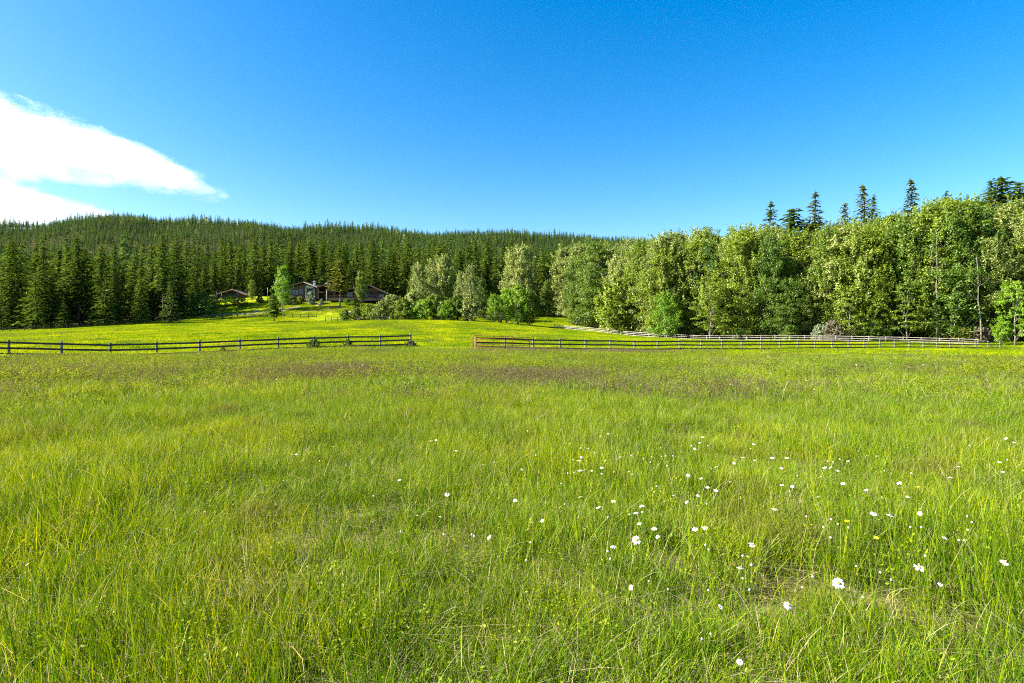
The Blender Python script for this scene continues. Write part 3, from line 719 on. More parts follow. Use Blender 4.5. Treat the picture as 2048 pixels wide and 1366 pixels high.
# broadleaf kinds
def kind(seed, H, m, tm, **kw):
    arr, fk = broadleaf(seed, H, **kw)
    return crown_me(arr, M[m]), trunk_mesh(H * .93, H * .011 + .03, M[tm], seed, .12 * H / 10, forks=fk), H
COT = [kind(700 + i, 22, 'leaf', ['bark', 'greybark'][i % 2], rx=[5.4, 6.0, 5.0, 6.4, 5.7, 4.8][i], c0=[.04, .03, .05, .03, .02, .06][i], clumps=215, leaves=140, leaf=.32, cr=.17, flat=[.7, .5, .8, .5, .6, .75][i], lay=0, top=[.5, .3, .8, .2, .5, .9][i]) for i in range(6)]
TALL = [kind(730 + i, 18, 'paleleaf', 'palebark', rx=[3.2, 2.8, 3.6][i], c0=[.05, .07, .04][i], clumps=150, leaves=120, leaf=.30, cr=.15, flat=.8, top=.5) for i in range(3)]
ASP = [kind(750 + i, 10, 'limeleaf', 'palebark', rx=[2.8, 2.5, 3.2][i], c0=[.10, .16, .08][i], clumps=100, leaves=75, leaf=.27, cr=.22, flat=.8, top=.4) for i in range(3)]
BUSH = [kind(770 + i, 5, 'leaf', 'bark', rx=[2.4, 2.9, 2.1, 3.3][i], c0=.01, clumps=85, leaves=70, leaf=.26, cr=.30, flat=.9, top=.1) for i in range(4)]
LAYER = [kind(790 + i, 14, 'leaf', 'greybark', rx=[5.0, 4.4][i], c0=.16, clumps=75, leaves=75, leaf=.34, cr=.20, flat=.28, top=.2) for i in range(2)]
def leafy_tree(name, kd, u, d, vt, label, cat='tree', cm=None, sxy=1.0, group=None, H=None, tm=None):
    x = px(u, d); zt = hz(x, d); Hh = H or (pz(vt, d) - zt)
    return add_tree(name, kd[0], kd[1], x, d, Hh / kd[2], label, cat, group, cm=M[cm] if cm else None, sxy=sxy, tm=M[tm] if tm else None)
# bank of broadleaf trees along the white fence, three loose rows deep on rising ground
def foot(u): return np.interp(u, [1100, 1180, 1240, 1316, 1420, 1536, 1700, 1850, 2048, 2300], [168, 158, 141, 127, 121, 114, 107, 104, 99, 97])
def crest(u): return np.interp(u, [1150, 1200, 1260, 1310, 1350, 1420, 1460, 1500, 1540, 1600, 1680, 1740, 1800, 1880, 1950, 2010, 2060, 2200],
                               [492, 474, 470, 462, 440, 448, 437, 432, 440, 438, 425, 418, 408, 384, 383, 388, 392, 385])
rows = ((0.0, 40, .88, .10), (9.0, 32, .91, .09), (20.0, 26, .935, .07), (33.0, 20, .95, .06))
for ri, (off, num, hk, jit) in enumerate(rows):
    us = np.linspace(1165, 2140, num) + rng.uniform(-14, 14, num)
    for u in us:
        if ri == 0 and 1990 < u < 2060: continue
        d = foot(u) + off + rng.uniform(0, 5)
        v0 = HZ - (hz(px(u, d), d) - EYE) * F / d
        frac = hk * (1 - jit * 2.2 * rng.random()) if ri else rng.choice([.55, .72, .85, .92]) * rng.uniform(.93, 1.05)
        vt = v0 - (v0 - crest(u)) * frac
        kd = COT[int(rng.integers(6))] if rng.random() < .8 or ri == 0 else TALL[int(rng.integers(3))]
        pale = rng.random()
        cm = ('paleleaf' if pale < (.18 if ri == 0 else .50) else 'leaf' if pale < (.74 if ri == 0 else .85) else 'darkleaf' if ri < 2 else 'leaf')
        col = {'paleleaf': 'pale silvery green', 'leaf': 'mid green', 'darkleaf': 'deep green'}[cm]
        lb = f'{col} broadleaf tree ' + ('at the front of the bank along the white fence' if ri == 0 else 'standing inside the bank behind the front trees' if ri == 1 else 'high on the bank below the spruce tips')
        leafy_tree('broadleaf_tree', kd, u, d, vt, lb, cm=cm, sxy=rng.uniform(.8, 1.1) * (1.0 if kd in COT else 1.25) * (1.25 if frac < .7 else 1), group='broadleaf bank: ' + lb[:70])
for u, d, vt, kd, cm, sx_, lb in (
        (1192, 158, 568, ASP[0], 'leaf', 1.0, 'small leafy tree at the left tip of the bank above the white fence end'),
        (1152, 163, 585, ASP[1], 'leaf', 1.1, 'smallest leafy tree at the left tip of the bank'),
        (1236, 137, 560, BUSH[0], 'leaf', 1.0, 'bushy green tree low behind the first white fence panels'),
        (1330, 121, 585, ASP[2], 'limeleaf', 1.1, 'light green sapling against the white fence below the tallest bank trees'),
        (1420, 116, 560, LAYER[0], 'leaf', .9, 'layered light green tree at the front of the bank, centre'),
        (1700, 106, 575, LAYER[1], 'leaf', 1.0, 'layered green tree at the bank foot below the olive spruce'),
        (1815, 103, 562, LAYER[0], 'leaf', 1.0, 'bright wide low tree leaning over the fence at right'),
        (1905, 101, 540, ASP[0], 'darkleaf', 1.3, 'dark rounded tree at the bank foot near the right end'),
        (2030, 92, 560, LAYER[1], 'limeleaf', .75, 'bright layered young tree with thin pale stem at the right edge'),
        (2003, 93.5, 630, ASP[1], 'limeleaf', 1.0, 'slender pale stemmed sapling where the brown fence ends')):
    leafy_tree('broadleaf_tree', kd, u, d, vt, lb, cm=cm, sxy=sx_)
for u, d, vt, cm, lb in ((1665, 106, 640, 'drytwig', 'dry grey brown bush at the bank foot behind the fences'), (1640, 108, 648, 'silver', 'greyish green bush left of the dry one'),
                         (1480, 114, 655, 'darkleaf', 'dark low bush behind the white fence, middle'), (1580, 110, 652, 'leaf', 'light green low bush behind the white fence'),
                         (1745, 105, 645, 'darkleaf', 'dark bush right of the dry one'), (1960, 98, 650, 'drytwig', 'brown twiggy bush near the end of the brown fence'),
                         (1925, 99, 655, 'yellowleaf', 'yellow green bush near the end of the brown fence')):
    leafy_tree('bush', BUSH[int(rng.integers(4))], u, d, vt, lb, 'bush', cm=cm, sxy=1.2)
# dead and bare pale trunks
def snag(u, d, vb, vt, label, lean=.03, seed=0):
    r = np.random.default_rng(seed); x = px(u, d); z = hz(x, d); Hh = pz(vt, d) - z
    t = empty('bare_tree', (x, d, z - .2), 0, label, 'bare tree')
    b = MB(); p = [(lean * Hh * (i / 6) + r.normal(0, .12), r.normal(0, .1), Hh * i / 6) for i in range(7)]
    b.tube(p, [.10 * (1 - i / 6.6) + .035 for i in range(7)], 7); b.build('trunk', M['greybark'], t, True)
    for j in range(7):
        f = r.uniform(.45, .97); q = Vector(p[int(f * 6)]); a = r.uniform(0, 6.283); L = r.uniform(.8, 2.2)
        MB().tube([q, q + Vector((math.cos(a) * L * .5, math.sin(a) * L * .5, L * .3)), q + Vector((math.cos(a) * L, math.sin(a) * L, L * .9))], [.045, .03, .015], 5).build('branch', M['greybark'], t, True)
snag(1873, 101.5, 600, 462, 'straight pale bare trunk standing among the trees at right', .0, 1)
snag(1962, 97, 590, 512, 'crooked pale bare trunk near the right end of the bank', -.06, 2)
snag(2022, 105, 600, 455, 'pale bare trunk high among the trees at the right edge', .04, 5)
# pale cottonwoods and fresh green trees around the lodge
for u, d, vt, kd, cm, sx_, lb in (
        (838, 182, 528, TALL[0], 'paleleaf', 1.0, 'pale cottonwood, leftmost of the group right of the lodge'),
        (868, 186, 520, TALL[2], 'paleleaf', 1.05, 'pale cottonwood with silvery top, second of the group right of the lodge'),
        (888, 184, 512, TALL[1], 'paleleaf', 1.1, 'tallest pale cottonwood of the group right of the lodge'),
        (922, 176, 545, TALL[1], 'paleleaf', .9, 'slim pale cottonwood just right of the cottonwood group'),
        (942, 168, 530, TALL[2], 'paleleaf', 1.0, 'pale cottonwood with silvery leaning top above the fence posts'),
        (962, 174, 556, TALL[0], 'leaf', 1.0, 'narrow greener cottonwood behind the bright green clump'),
        (1026, 186, 500, TALL[0], 'paleleaf', 1.05, 'very tall pale cottonwood above the bright green clump'),
        (1044, 184, 492, TALL[2], 'paleleaf', 1.1, 'tallest pale cottonwood, straight above the bright green clump'),
        (1112, 184, 540, TALL[1], 'leaf', 1.2, 'green cottonwood left of the pale pair before the bank'),
        (1128, 182, 495, TALL[0], 'paleleaf', 1.15, 'pale cottonwood, left of the pair before the bank'),
        (1158, 178, 488, TALL[2], 'paleleaf', 1.2, 'pale cottonwood, right of the pair before the bank'),
        (1095, 192, 560, TALL[2], 'leaf', 1.0, 'short green cottonwood behind the pale roadside fence'),
        (1140, 176, 575, ASP[2], 'paleleaf', 1.2, 'low pale bushy tree at the top of the grassy slope'),
        (988, 152, 588, ASP[0], 'limeleaf', 1.0, 'bright green tree on a thick dark stump, left of the clump'),
        (1012, 153, 578, ASP[1], 'limeleaf', 1.2, 'bright green tree with pale stems, second in the clump'),
        (1035, 153, 572, ASP[2], 'limeleaf', 1.15, 'bright green tree, tallest of the clump in the pasture'),
        (1058, 154, 580, ASP[0], 'leaf', 1.2, 'bright green tree, rightmost of the clump in the pasture'),
        (566, 181, 534, ASP[1], 'limeleaf', .85, 'fresh green upright tree left of the lodge'),
        (722, 188, 544, ASP[1], 'leaf', .8, 'green broadleaf tree before the right wing of the lodge'),
        (504, 196, 560, ASP[1], 'leaf', .8, 'thin light green tree right of the small tan building'),
        (402, 180, 585, BUSH[1], 'darkleaf', 1.1, 'dark round tree in the shade left of the small tan building')):
    leafy_tree('broadleaf_tree', kd, u, d, vt, lb, cm=cm, sxy=sx_)
for u, d, vt, cm, sx_, lb in (
        (622, 189, 583, 'silver', 1.0, 'round silver grey shrub before the lodge gable'), (570, 190, 588, 'silver', .9, 'greyish shrub at the left corner of the lodge'),
        (584, 190, 591, 'darkleaf', 1.1, 'dark green shrub under the lodge balcony'), (600, 190, 592, 'yellowleaf', 1.1, 'yellow green shrub beside the silver one'),
        (643, 188, 597, 'silver', .9, 'low pale shrub right of the silver one'), (695, 187, 597, 'limeleaf', 1.6, 'fresh green low shrub before the dark terrace'),
        (712, 186, 597, 'leaf', 1.5, 'green low shrub below the right wing windows'), (520, 194, 590, 'darkleaf', 1.2, 'dark shrub between the two buildings'),
        (545, 190, 590, 'darkleaf', 1.2, 'dark shrub below the fresh green upright tree'), (460, 192, 592, 'limeleaf', 1.3, 'fresh green shrub under the tan gable'),
        (482, 191, 593, 'yellowleaf', 1.3, 'yellowish shrub right under the tan gable'), (425, 190, 590, 'limeleaf', 1.4, 'bright green shrub left of the tan gable'),
        (690, 152, 619, 'leaf', 1.1, 'leftmost willow bush of the row behind the small dark fence'), (712, 153, 614, 'leaf', 1.1, 'willow bush, second in the row from the left'),
        (738, 155, 607, 'leaf', 1.1, 'tall willow bush below the right wing of the lodge'), (762, 154, 603, 'paleleaf', 1.0, 'willow bush with pale pointed tips beside the lodge end'),
        (786, 157, 590, 'paleleaf', 1.0, 'tall pale willow bush, highest of the row'), (806, 153, 598, 'leaf', 1.1, 'willow bush just right of the highest pale one'),
        (826, 155, 582, 'paleleaf', 1.0, 'pale willow bush under the leftmost cottonwood'), (848, 153, 598, 'limeleaf', 1.1, 'fresh green willow bush in the middle of the row'),
        (872, 155, 590, 'leaf', 1.1, 'willow bush under the tallest cottonwood of the group'), (894, 152, 602, 'limeleaf', 1.1, 'low fresh green willow bush near the right end of the row'),
        (915, 154, 590, 'leaf', 1.0, 'willow bush next to the slim cottonwood'), (938, 152, 596, 'paleleaf', 1.0, 'last pale willow bush of the row before the fence posts'),
        (1105, 186, 605, 'leaf', 1.3, 'green bush behind the pale roadside fence'), (1075, 188, 606, 'darkleaf', 1.3, 'dark bush behind the bright green clump')):
    leafy_tree('bush', BUSH[int(rng.integers(4))], u, d, vt, lb, 'bush', cm=cm, sxy=sx_)
# stump-like multi-stem base of the clump
b = MB(); 
for j in range(9):
    a = j * .7; b.tube([(math.cos(a) * .35, math.sin(a) * .35, -.2), (math.cos(a) * .45, math.sin(a) * .4, 1.0), (math.cos(a) * (.5 + .1 * j), math.sin(a) * .6, 2.6)], [.13, .11, .06], 6)
o = b.build('tree_stump', M['bark'], None, True); o.location = (px(1000, 151), 151, hz(px(1000, 151), 151)); tag(o, 'dark clustered stems at the foot of the bright green clump', 'stump')

# ------------------------------------------------------------------ fences and gate
def rail_fence(name, pts, zs, label, ph, pw, rails, rh, rt, pm, rm, round_=True, front=1, post_dz=None, skip=()):
    """posts at pts (ground heights zs) and planks between them, nailed to the side that faces the meadow"""
    x0, y0 = pts[0]
    root = empty(name, (x0, y0, zs[0]), 0, label, 'fence'); o0 = Vector((x0, y0, zs[0]))
    cen = [Vector((x, y, z)) - o0 for (x, y), z in zip(pts, zs)]
    rr = np.random.default_rng(len(pts))
    for i, c in enumerate(cen):
        h = ph + (post_dz[i] if post_dz else rr.uniform(-.03, .05)); b = MB(); lx, ly = rr.normal(0, .012, 2)
        if round_: b.tube([c + Vector((0, 0, -.4)), c + Vector((lx * .5, ly * .5, h * .5)), c + Vector((lx, ly, h - .015)), c + Vector((lx, ly, h))], [pw * .52, pw * .5, pw * .48, pw * .38], 9)
        else: b.box(c + Vector((0, 0, h / 2 - .2)), (pw, pw, h + .4), rr.normal(0, .1))
        b.build('post', pm, root, False)
    for j, hgt in enumerate(rails):
        for i in range(len(cen) - 1):
            if (i, j) in skip: continue
            a, c = cen[i].copy(), cen[i + 1].copy(); d = (c - a); nrm = Vector((d.y, -d.x, 0)).normalized() * front * (pw * .5 + rt * .5 + .004)
            s = Vector((0, 0, hgt)); e = d.normalized() * .03
            MB().bar(a + s + nrm + Vector((0, 0, rr.normal(0, .012))) - e * (i > 0) * -.1, c + s + nrm + Vector((0, 0, rr.normal(0, .012))) - e * .1, rt, rh).build('rail', rm, root)
    return root
lfz = [LFZ[i] for i in range(12)]
lfz = [hz(*p) for p in LF]
rail_fence('rail_fence', LF, lfz, 'dark weathered post and rail fence along the left side of the meadow', 1.26, .20, (1.07, .66, .25), .145, .05, M['greywood'], M['darkwood'], post_dz=[0] * 11 + [.08])
rfzs = [hz(*p) for p in RF]
rail_fence('rail_fence', RF, rfzs, 'brown post and rail fence running from the red gate to the right edge', 1.25, .20, (1.07, .66, .24), .15, .05, M['greywood'], M['darkwood'])
rail_fence('rail_fence', WF, [hz(*p) for p in WF], 'pale weathered three rail fence curving along the foot of the trees', 1.10, .10, (.99, .63, .27), .095, .025, M['whitepaint'], M['whitepaint'], round_=False)
def line_pts(pp, step=2.44):
    pp = np.array(pp); L = np.concatenate([[0], np.cumsum(np.hypot(*np.diff(pp, axis=0).T))]); t = np.arange(0, L[-1], step)
    return list(zip(np.interp(t, L, pp[:, 0]), np.interp(t, L, pp[:, 1])))
for nm, pp, lb, h, rl, mm, stp in (
        ('rail_fence', [(px(400, 172), 172), (px(520, 170), 170), (px(640, 170), 170)], 'thin dark rail fence in the pasture behind the lone layered fir', 1.15, (1.0, .45), 'brownfence', 2.4),
        ('rail_fence', [(px(651, 156), 156), (px(720, 150.5), 150.5), (px(790, 150.5), 150.5)], 'short dark fence in front of the willow bush row', 1.2, (1.05, .6), 'brownfence', 2.2),
        ('rail_fence', [(px(930, 168), 168), (px(1000, 166), 166)], 'grey rail fence left of the bright green clump', 1.2, (1.08,), 'greywood', 2.2),
        ('rail_fence', [(px(1068, 196), 196), (px(1085, 197), 197), (px(1146, 198), 198), (px(1215, 190), 190)], 'pale rail fence at the top of the grassy slope', 1.35, (1.25, .95, .6), 'greywood', 3.0),
        ('rail_fence', [(px(-10, 132), 132), (px(60, 143), 143), (px(185, 150), 150)], 'dark old fence in the shade along the wood edge on the left', 1.15, (.95, .5), 'brownfence', 2.3)):
    q = line_pts(pp, stp); rail_fence(nm, q, [hz(*p) for p in q], lb, h, .14, rl, .10, .04, M[mm], M[mm], False)

# the tubular gate standing open against the right fence
g0 = Vector((RF[0][0] - .25, RF[0][1] - .42, 0)); g1 = Vector((RF[2][0] - .35, RF[2][1] - .38, 0))
gz0 = hz(g0.x, g0.y) + .02; gz1 = gz0 - .22
G = empty('metal_gate', (g0.x, g0.y, gz0), 0, 'rusty red tubular farm gate standing open against the brown fence', 'gate')
gd = g1 - g0; gl = gd.length; gx_ = gd.normalized()
def gp(s, h): return Vector((gx_.x * s, gx_.y * s, h + (gz1 - gz0) * s / gl))
hb, ht_, rd = .20, 1.32, .15
fr_ = [gp(0, hb + .0)] + [gp(0, ht_ - rd)] + [gp(rd * (1 - math.cos(a)), ht_ - rd + rd * math.sin(a)) for a in (.5, 1.0)] + [gp(rd, ht_)] + [gp(gl - rd, ht_)] + [gp(gl - rd * (1 - math.sin(a)), ht_ - rd + rd * math.cos(a)) for a in (.5, 1.0)] + [gp(gl, ht_ - rd), gp(gl, hb)]
MB().tube(fr_, .03, 8).build('frame', M['gate'], G, True)
for h in (.22, .48, .74, 1.02): MB().tube([gp(.02, h), gp(gl - .02, h)], .026, 8).build('bar', M['gate'], G, True)
for s in (.355, .685): MB().bar(gp(gl * s, hb - .04), gp(gl * s, ht_ - .01), .05, .06).build('brace', M['gate'], G)
for h in (.4, 1.1): MB().box(gp(.0, h) + Vector((.05, .12, 0)), (.06, .22, .05)).build('hinge', M['darkwood'], G)
# creepers and brush on the left fence
for k, sc_, cm, lb in ((8.02, .34, 'darkleaf', 'dark creeper climbing a post of the left fence, third from its end'), (9.0, .30, 'darkleaf', 'ragged creeper on the second last post of the left fence'),
                       (11.15, .34, 'drytwig', 'heap of dead brush at the end post of the left fence'), (11.05, .22, 'darkleaf', 'green shoots rising from the brush heap at the fence end'),
                       (5.6, .20, 'darkleaf', 'dark weed tuft under the lower rail of the left fence')):
    k -= 1 - .0; x, y = np.interp(k + 1, range(12), [p[0] for p in LF]), np.interp(k + 1, range(12), [p[1] for p in LF])
    add_tree('creeper' if cm == 'darkleaf' else 'brush_heap', BUSH[int(k) % 4][0], BUSH[int(k) % 4][1], x + .1, y - .35, sc_ * .62 * (1.1 if cm != 'drytwig' else .75), lb, 'creeper' if cm == 'darkleaf' else 'brush', cm=M[cm], sxy=1.0 if cm == 'darkleaf' else 2.0)

# ------------------------------------------------------------------ the lodge
M['stucco'] = plain('tan stucco', (0.10, 0.066, 0.038), (0.15, 0.105, 0.065), 1.5)
M['timber'] = plain('brown stained timber', (0.034, 0.017, 0.009), (0.080, 0.042, 0.022), 2, .7, .2, (1, 1, 5))
M['roofing'] = plain('dark roof shingles', (0.018, 0.017, 0.017), (0.05, 0.046, 0.042), 3, .9, .4)
M['stone'] = plain('pale stone', (0.30, 0.27, 0.23), (0.58, 0.55, 0.50), 1.8, .9, .5)
M['fascia'] = plain('pale fascia board and lit gable', (0.42, 0.36, 0.30), (0.60, 0.54, 0.47), 2)  # pale board tone; on the inner gable it paints in the sunlight
M['redroof'] = plain('reddish brown roof edge', (0.28, 0.16, 0.10), (0.44, 0.28, 0.19), 3)
M['frame'] = plain('dark window frames', (0.02, 0.03, 0.04), (0.05, 0.06, 0.08), 2)
M['polewood'] = plain('pale grey pole', (0.30, 0.30, 0.29), (0.50, 0.50, 0.49), 3)
m, n, out = mat('window glass'); b_ = N(n, 'ShaderNodeBsdfPrincipled', Roughness=0.03); b_.inputs['Base Color'].default_value = (0.01, 0.05, 0.10, 1); b_.inputs['Specular IOR Level'].default_value = .6
n.links.new(b_.outputs[0], out.inputs[0]); M['glass'] = m
HD = 196.0; K = HD / F
L0 = Vector((px(620, HD), HD, pz(604, HD)))
lodge = empty('lodge', L0, 0, 'long brown timber lodge with low gables and two stone chimneys on the knoll', 'house')
def hp(u, v, y=0.0): return Vector((px(u, HD), HD + y, pz(v, HD))) - L0
def gable_wall(name, m, u0, v0, ua, va, u1, v1, vb, y, depth, parent):   # solid gable block facing the meadow
    return MB().prism([hp(u0, vb, y), hp(u1, vb, y), hp(u1, v1, y), hp(ua, va, y), hp(u0, v0, y)], (0, depth, 0)).build(name, m, parent)
def roof_pair(u0, v0, ua, va, u1, v1, y, depth, parent, th=.30, fm='fascia'):
    r_ = MB()
    for (a, b) in (((u0, v0), (ua, va)), ((ua, va), (u1, v1))):
        p, q = hp(*a, y), hp(*b, y)
        r_.prism([p, q, q + Vector((0, 0, th)), p + Vector((0, 0, th))], (0, depth, 0))
    ro = r_.build('roof', M['roofing'], parent)
    for (a, b) in (((u0, v0), (ua, va)), ((ua, va), (u1, v1))):
        p, q = hp(*a, y - .07), hp(*b, y - .07); dn = Vector((0, 0, -.04))
        MB().prism([p + dn, q + dn, q + Vector((0, 0, th + .03)), p + Vector((0, 0, th + .03))], (0, .065, 0)).build('fascia_board', M[fm], ro)
    return ro
# left wing
gable_wall('wall', M['stucco'], 572, 577, 610.5, 567.2, 636, 577, 597, 0, 9, lodge)
rf1 = roof_pair(567.5, 577.2, 610.5, 566.0, 640.5, 577.6, -1.3, 11, lodge, fm='timber')
MB().prism([hp(610.5, 565.9, -1.45), hp(640.5, 577.4, -1.45), hp(640.5, 575.4, -1.45), hp(610.5, 564.0, -1.45)], (0, .07, 0)).build('fascia_board', M['fascia'], rf1)
# middle wing with deep porch
gable_wall('wall', M['timber'], 634, 583, 657, 573.5, 674, 583, 598, 2.5, 8, lodge)
roof_pair(638, 576.5, 657, 571.2, 677, 584.5, -2.2, 12, lodge, fm='timber')
for u in (640, 655.5, 672): MB().box(hp(u, 588, -1.6), (.32, .32, 3.9)).build('porch_post', M['timber'], lodge)
MB().box(hp(656, 585.2, -1.6), (6.2, .3, .35)).build('beam', M['timber'], lodge)
# right wing
gable_wall('wall', M['timber'], 674, 588, 737, 574.5, 778, 592, 600, 1.0, 9, lodge)
roof_pair(668, 584.5, 737, 571.2, 783, 592.5, -.4, 11, lodge, fm='timber')
MB().prism([hp(738, 582.5, .88), hp(757, 582.5, .88), hp(756.5, 580, .88), hp(739, 575.6, .88), hp(738, 576, .88)], (0, .1, 0)).build('gable_panel', M['stucco'], lodge)
MB().box(hp(720, 600.5, -2.2), (19, 5.6, .9)).build('terrace', M['darkwood'], lodge)
rl = MB().box(hp(720, 592.6, -4.9), (18, .08, .09)).box(hp(720, 596.6, -4.9), (18, .06, .07))
for i in range(22): rl.box(hp(720, 595, -4.9) + Vector((-8.9 + i * .85, 0, 0)), (.07, .05, .95))
rl.build('terrace_railing', M['timber'], lodge)
MB().box(hp(590, 597.4, -1.0), (6.6, 2.0, .22)).build('balcony', M['timber'], lodge)
rl = MB().box(hp(590, 588.6, -1.95), (6.4, .07, .09))
for i in range(17): rl.box(hp(590, 590.6, -1.95) + Vector((-3.15 + i * .39, 0, 0)), (.05, .04, .7))
rl.build('balcony_railing', M['timber'], lodge)
def window(u0, v0, u1, v1, y, arched, cols, rows, name='window'):
    W, Hh = (u1 - u0) * K, (v1 - v0) * K; c = hp((u0 + u1) / 2, v1, y); pts = [(-W / 2, 0), (W / 2, 0)]
    if arched: pts += [(W / 2 * math.cos(a), Hh * .68 + Hh * .32 * math.sin(a)) for a in np.linspace(0, math.pi, 11)]
    else: pts += [(W / 2, Hh), (-W / 2, Hh)]
    P3 = [c + Vector((x, 0, z)) for x, z in pts]; P4 = [c + Vector((x * 1.1, .04, (z - Hh / 2) * 1.08 + Hh / 2)) for x, z in pts]
    wn = MB().prism(P4, (0, .06, 0)).build(name, M['frame'], lodge)
    MB().prism(P3, (0, .03, 0)).build('pane', M['glass'], wn)
    bb = MB()
    for i in range(1, cols): bb.box(c + Vector((-W / 2 + W * i / cols, -.03, Hh * .47)), (.075, .04, Hh * .92))
    for j in range(1, rows): bb.box(c + Vector((0, -.032, Hh * j / rows)), (W, .04, .075))
    if bb.v: bb.build('glazing_bar', M['frame'], wn)
window(576.2, 576.5, 585.6, 588.2, -.10, True, 4, 3); window(598, 577.6, 607.2, 588.0, -.10, True, 3, 3)
window(586.6, 580, 591.2, 590.5, -.10, False, 1, 2, 'door'); window(591.8, 580, 596.6, 590.5, -.10, False, 1, 2, 'door')
window(616.5, 577.5, 623, 587, -.10, True, 2, 2)
window(693.6, 584.6, 704.4, 593.4, .88, False, 3, 2); window(712.5, 586, 720, 592, .88, False, 2, 1); window(724, 586.5, 739, 593, .88, False, 4, 1)
window(740.6, 587.4, 749.4, 594.6, .88, False, 1, 2); window(756.4, 588.2, 767.4, 595.2, .88, False, 1, 2); window(716, 595.6, 724, 600, .88, False, 2, 1)
for u, w_, vb, vt in ((613.2, 2.4, 598, 576), (629.5, 2.2, 598, 578)): MB().box(hp(u, (vb + vt) / 2, -.35), (w_ * K, .5, (vb - vt) * K)).build('stone_pier', M['stone'], lodge)
MB().prism([hp(612, 577, -.5), hp(628, 577, -.5), hp(628, 573.8, -.5), hp(614, 570.5, -.5)], (0, .3, 0)).build('gable_light_patch', M['fascia'], lodge)  # pale sheet whose colour stands for sunlight falling on the inner gable
for u, vb, vt, wd_ in ((621.5, 570, 561.5, 4.0), (647.2, 576, 565.5, 6.0)):
    ch = MB().box(hp(u, (vb + vt) / 2, 4), (wd_ * K, 1.1, (vb - vt) * K)).build('chimney', M['stone'], lodge)
    MB().box(hp(u, vt - .3, 4), (wd_ * K + .35, 1.4, .16)).box(hp(u, vt - 1.5, 4), (wd_ * K * .75, .9, .14)).build('chimney_cap', M['stone'], ch)
# small tan outbuilding
SD = 204.0; s0 = Vector((px(466, SD), SD, hz(px(466, SD), SD)))
HD, L0_, L0, K = SD, L0, s0, SD / F
shed = empty('outbuilding', s0, 0, 'small tan outbuilding with a low gable half hidden by slim pines', 'outbuilding')
gable_wall('wall', M['stucco'], 440, 590, 467.4, 581.2, 492, 590.5, 600, 0, 9, shed)
ro = roof_pair(434.5, 590.2, 467.4, 580.3, 496.5, 591.0, -1.0, 11, shed, fm='redroof')
MB().prism([hp(460, 589.5, -.06), hp(475, 589.5, -.06), hp(475, 585, -.06), hp(467.4, 582.8, -.06), hp(460, 585, -.06)], (0, .1, 0)).build('gable_vent', M['frame'], shed)
# poles near the buildings
for u, vb, vt, d, lb in ((433.4, 592, 576, 198, 'thin pale pole at the left end of the small tan building'), (535.5, 593, 576, 196, 'thin bluish pole between the two buildings'), (654, 599, 580.5, 189, 'thin white pole before the lodge porch')):
    x = px(u, d); z = hz(x, d); hh = pz(vt, d) - z
    p_ = MB().tube([(0, 0, -.3), (0, 0, hh)], [.10, .08], 8).tube([(0, 0, hh + .002), (0, 0, hh + .12)], [.12, .05], 8).build('pole', M['polewood'], None, True); p_.location = (x, d, z); tag(p_, lb, 'pole')
# boulders and low stone edging on the bank
M['rock'] = plain('pale field rock', (0.22, 0.20, 0.17), (0.45, 0.42, 0.37), 2, .9, .6)
def rock(x, y, s, lb, seed):
    bm = bmesh.new(); bmesh.ops.create_icosphere(bm, subdivisions=2, radius=1); r = np.random.default_rng(seed)
    for v in bm.verts: v.co *= 1 + r.normal(0, .12); v.co.z *= .6
    me = bpy.data.meshes.new('rock'); bm.to_mesh(me); bm.free(); me.materials.append(M['rock'])
    o = link('rock', me, None, (x, y, hz(x, y) + s * .15), (0, 0, seed), s); tag(o, lb, 'rock')
rock(px(640, 187), 186.5, .9, 'pale rock at the foot of the silver shrub', 3); rock(px(701, 176), 176, 1.1, 'pale flat rock above the willow row', 5); rock(px(509, 180), 181, .8, 'pale rock on the bank edge right of the track', 8)

# ------------------------------------------------------------------ daisies
M['petal'] = leafy('white petals', (0.56, 0.56, 0.58), (0.62, 0.62, 0.63), (0.68, 0.68, 0.68), .25, gloss=.01)
M['disc'] = plain('yellow daisy disc', (0.55, 0.26, 0.005), (0.75, 0.42, 0.01), 220, .8, .3)
M['stemgreen'] = plain('green stem', (0.035, 0.075, 0.008), (0.09, 0.13, 0.014), 30, .9, spec=.05)
M['hawk'] = plain('yellow petals', (0.70, 0.36, 0.0), (0.85, 0.52, 0.01), 60)
def daisy_head(seed, n=17, rad_=.025, droop=.1, miss=0.0, arc=(0, 6.283)):
    r = np.random.default_rng(seed); vsl, qs = [], []
    for i in range(n):
        if r.random() < miss: continue
        a = arc[0] + (arc[1] - arc[0]) * (i + r.uniform(-.22, .22)) / n; L = rad_ * r.uniform(.86, 1.08); w_ = rad_ * .15 * r.uniform(.85, 1.2); zt = r.normal(-droop, .10) * rad_
        base = len(vsl)
        for t, ww in ((.22, .55), (.55, 1.0), (.85, .95), (1.0, .45)):
            z = zt * t * t + r.normal(0, .0004) + .0006 * (i % 2); cx2, cy2 = math.cos(a) * L * t, math.sin(a) * L * t
            for sg in (-1, 1): vsl.append((cx2 - math.sin(a) * w_ * ww * sg, cy2 + math.cos(a) * w_ * ww * sg, z))
        qs += [(base + 2 * k, base + 2 * k + 1, base + 2 * k + 3, base + 2 * k + 2) for k in range(3)]
    pet = np_mesh('petals', np.array(vsl), quads=np.array(qs), mats=[M['petal']], tint=r.random(len(vsl)))
    b = MB(); R_ = rad_ * .27; b.tube([(0, 0, -.002), (0, 0, .001), (0, 0, .0035), (0, 0, .0052), (0, 0, .006)], [R_ * .8, R_, R_ * .92, R_ * .6, R_ * .15], 12)
    return pet, b.mesh('disc', M['disc'], True)
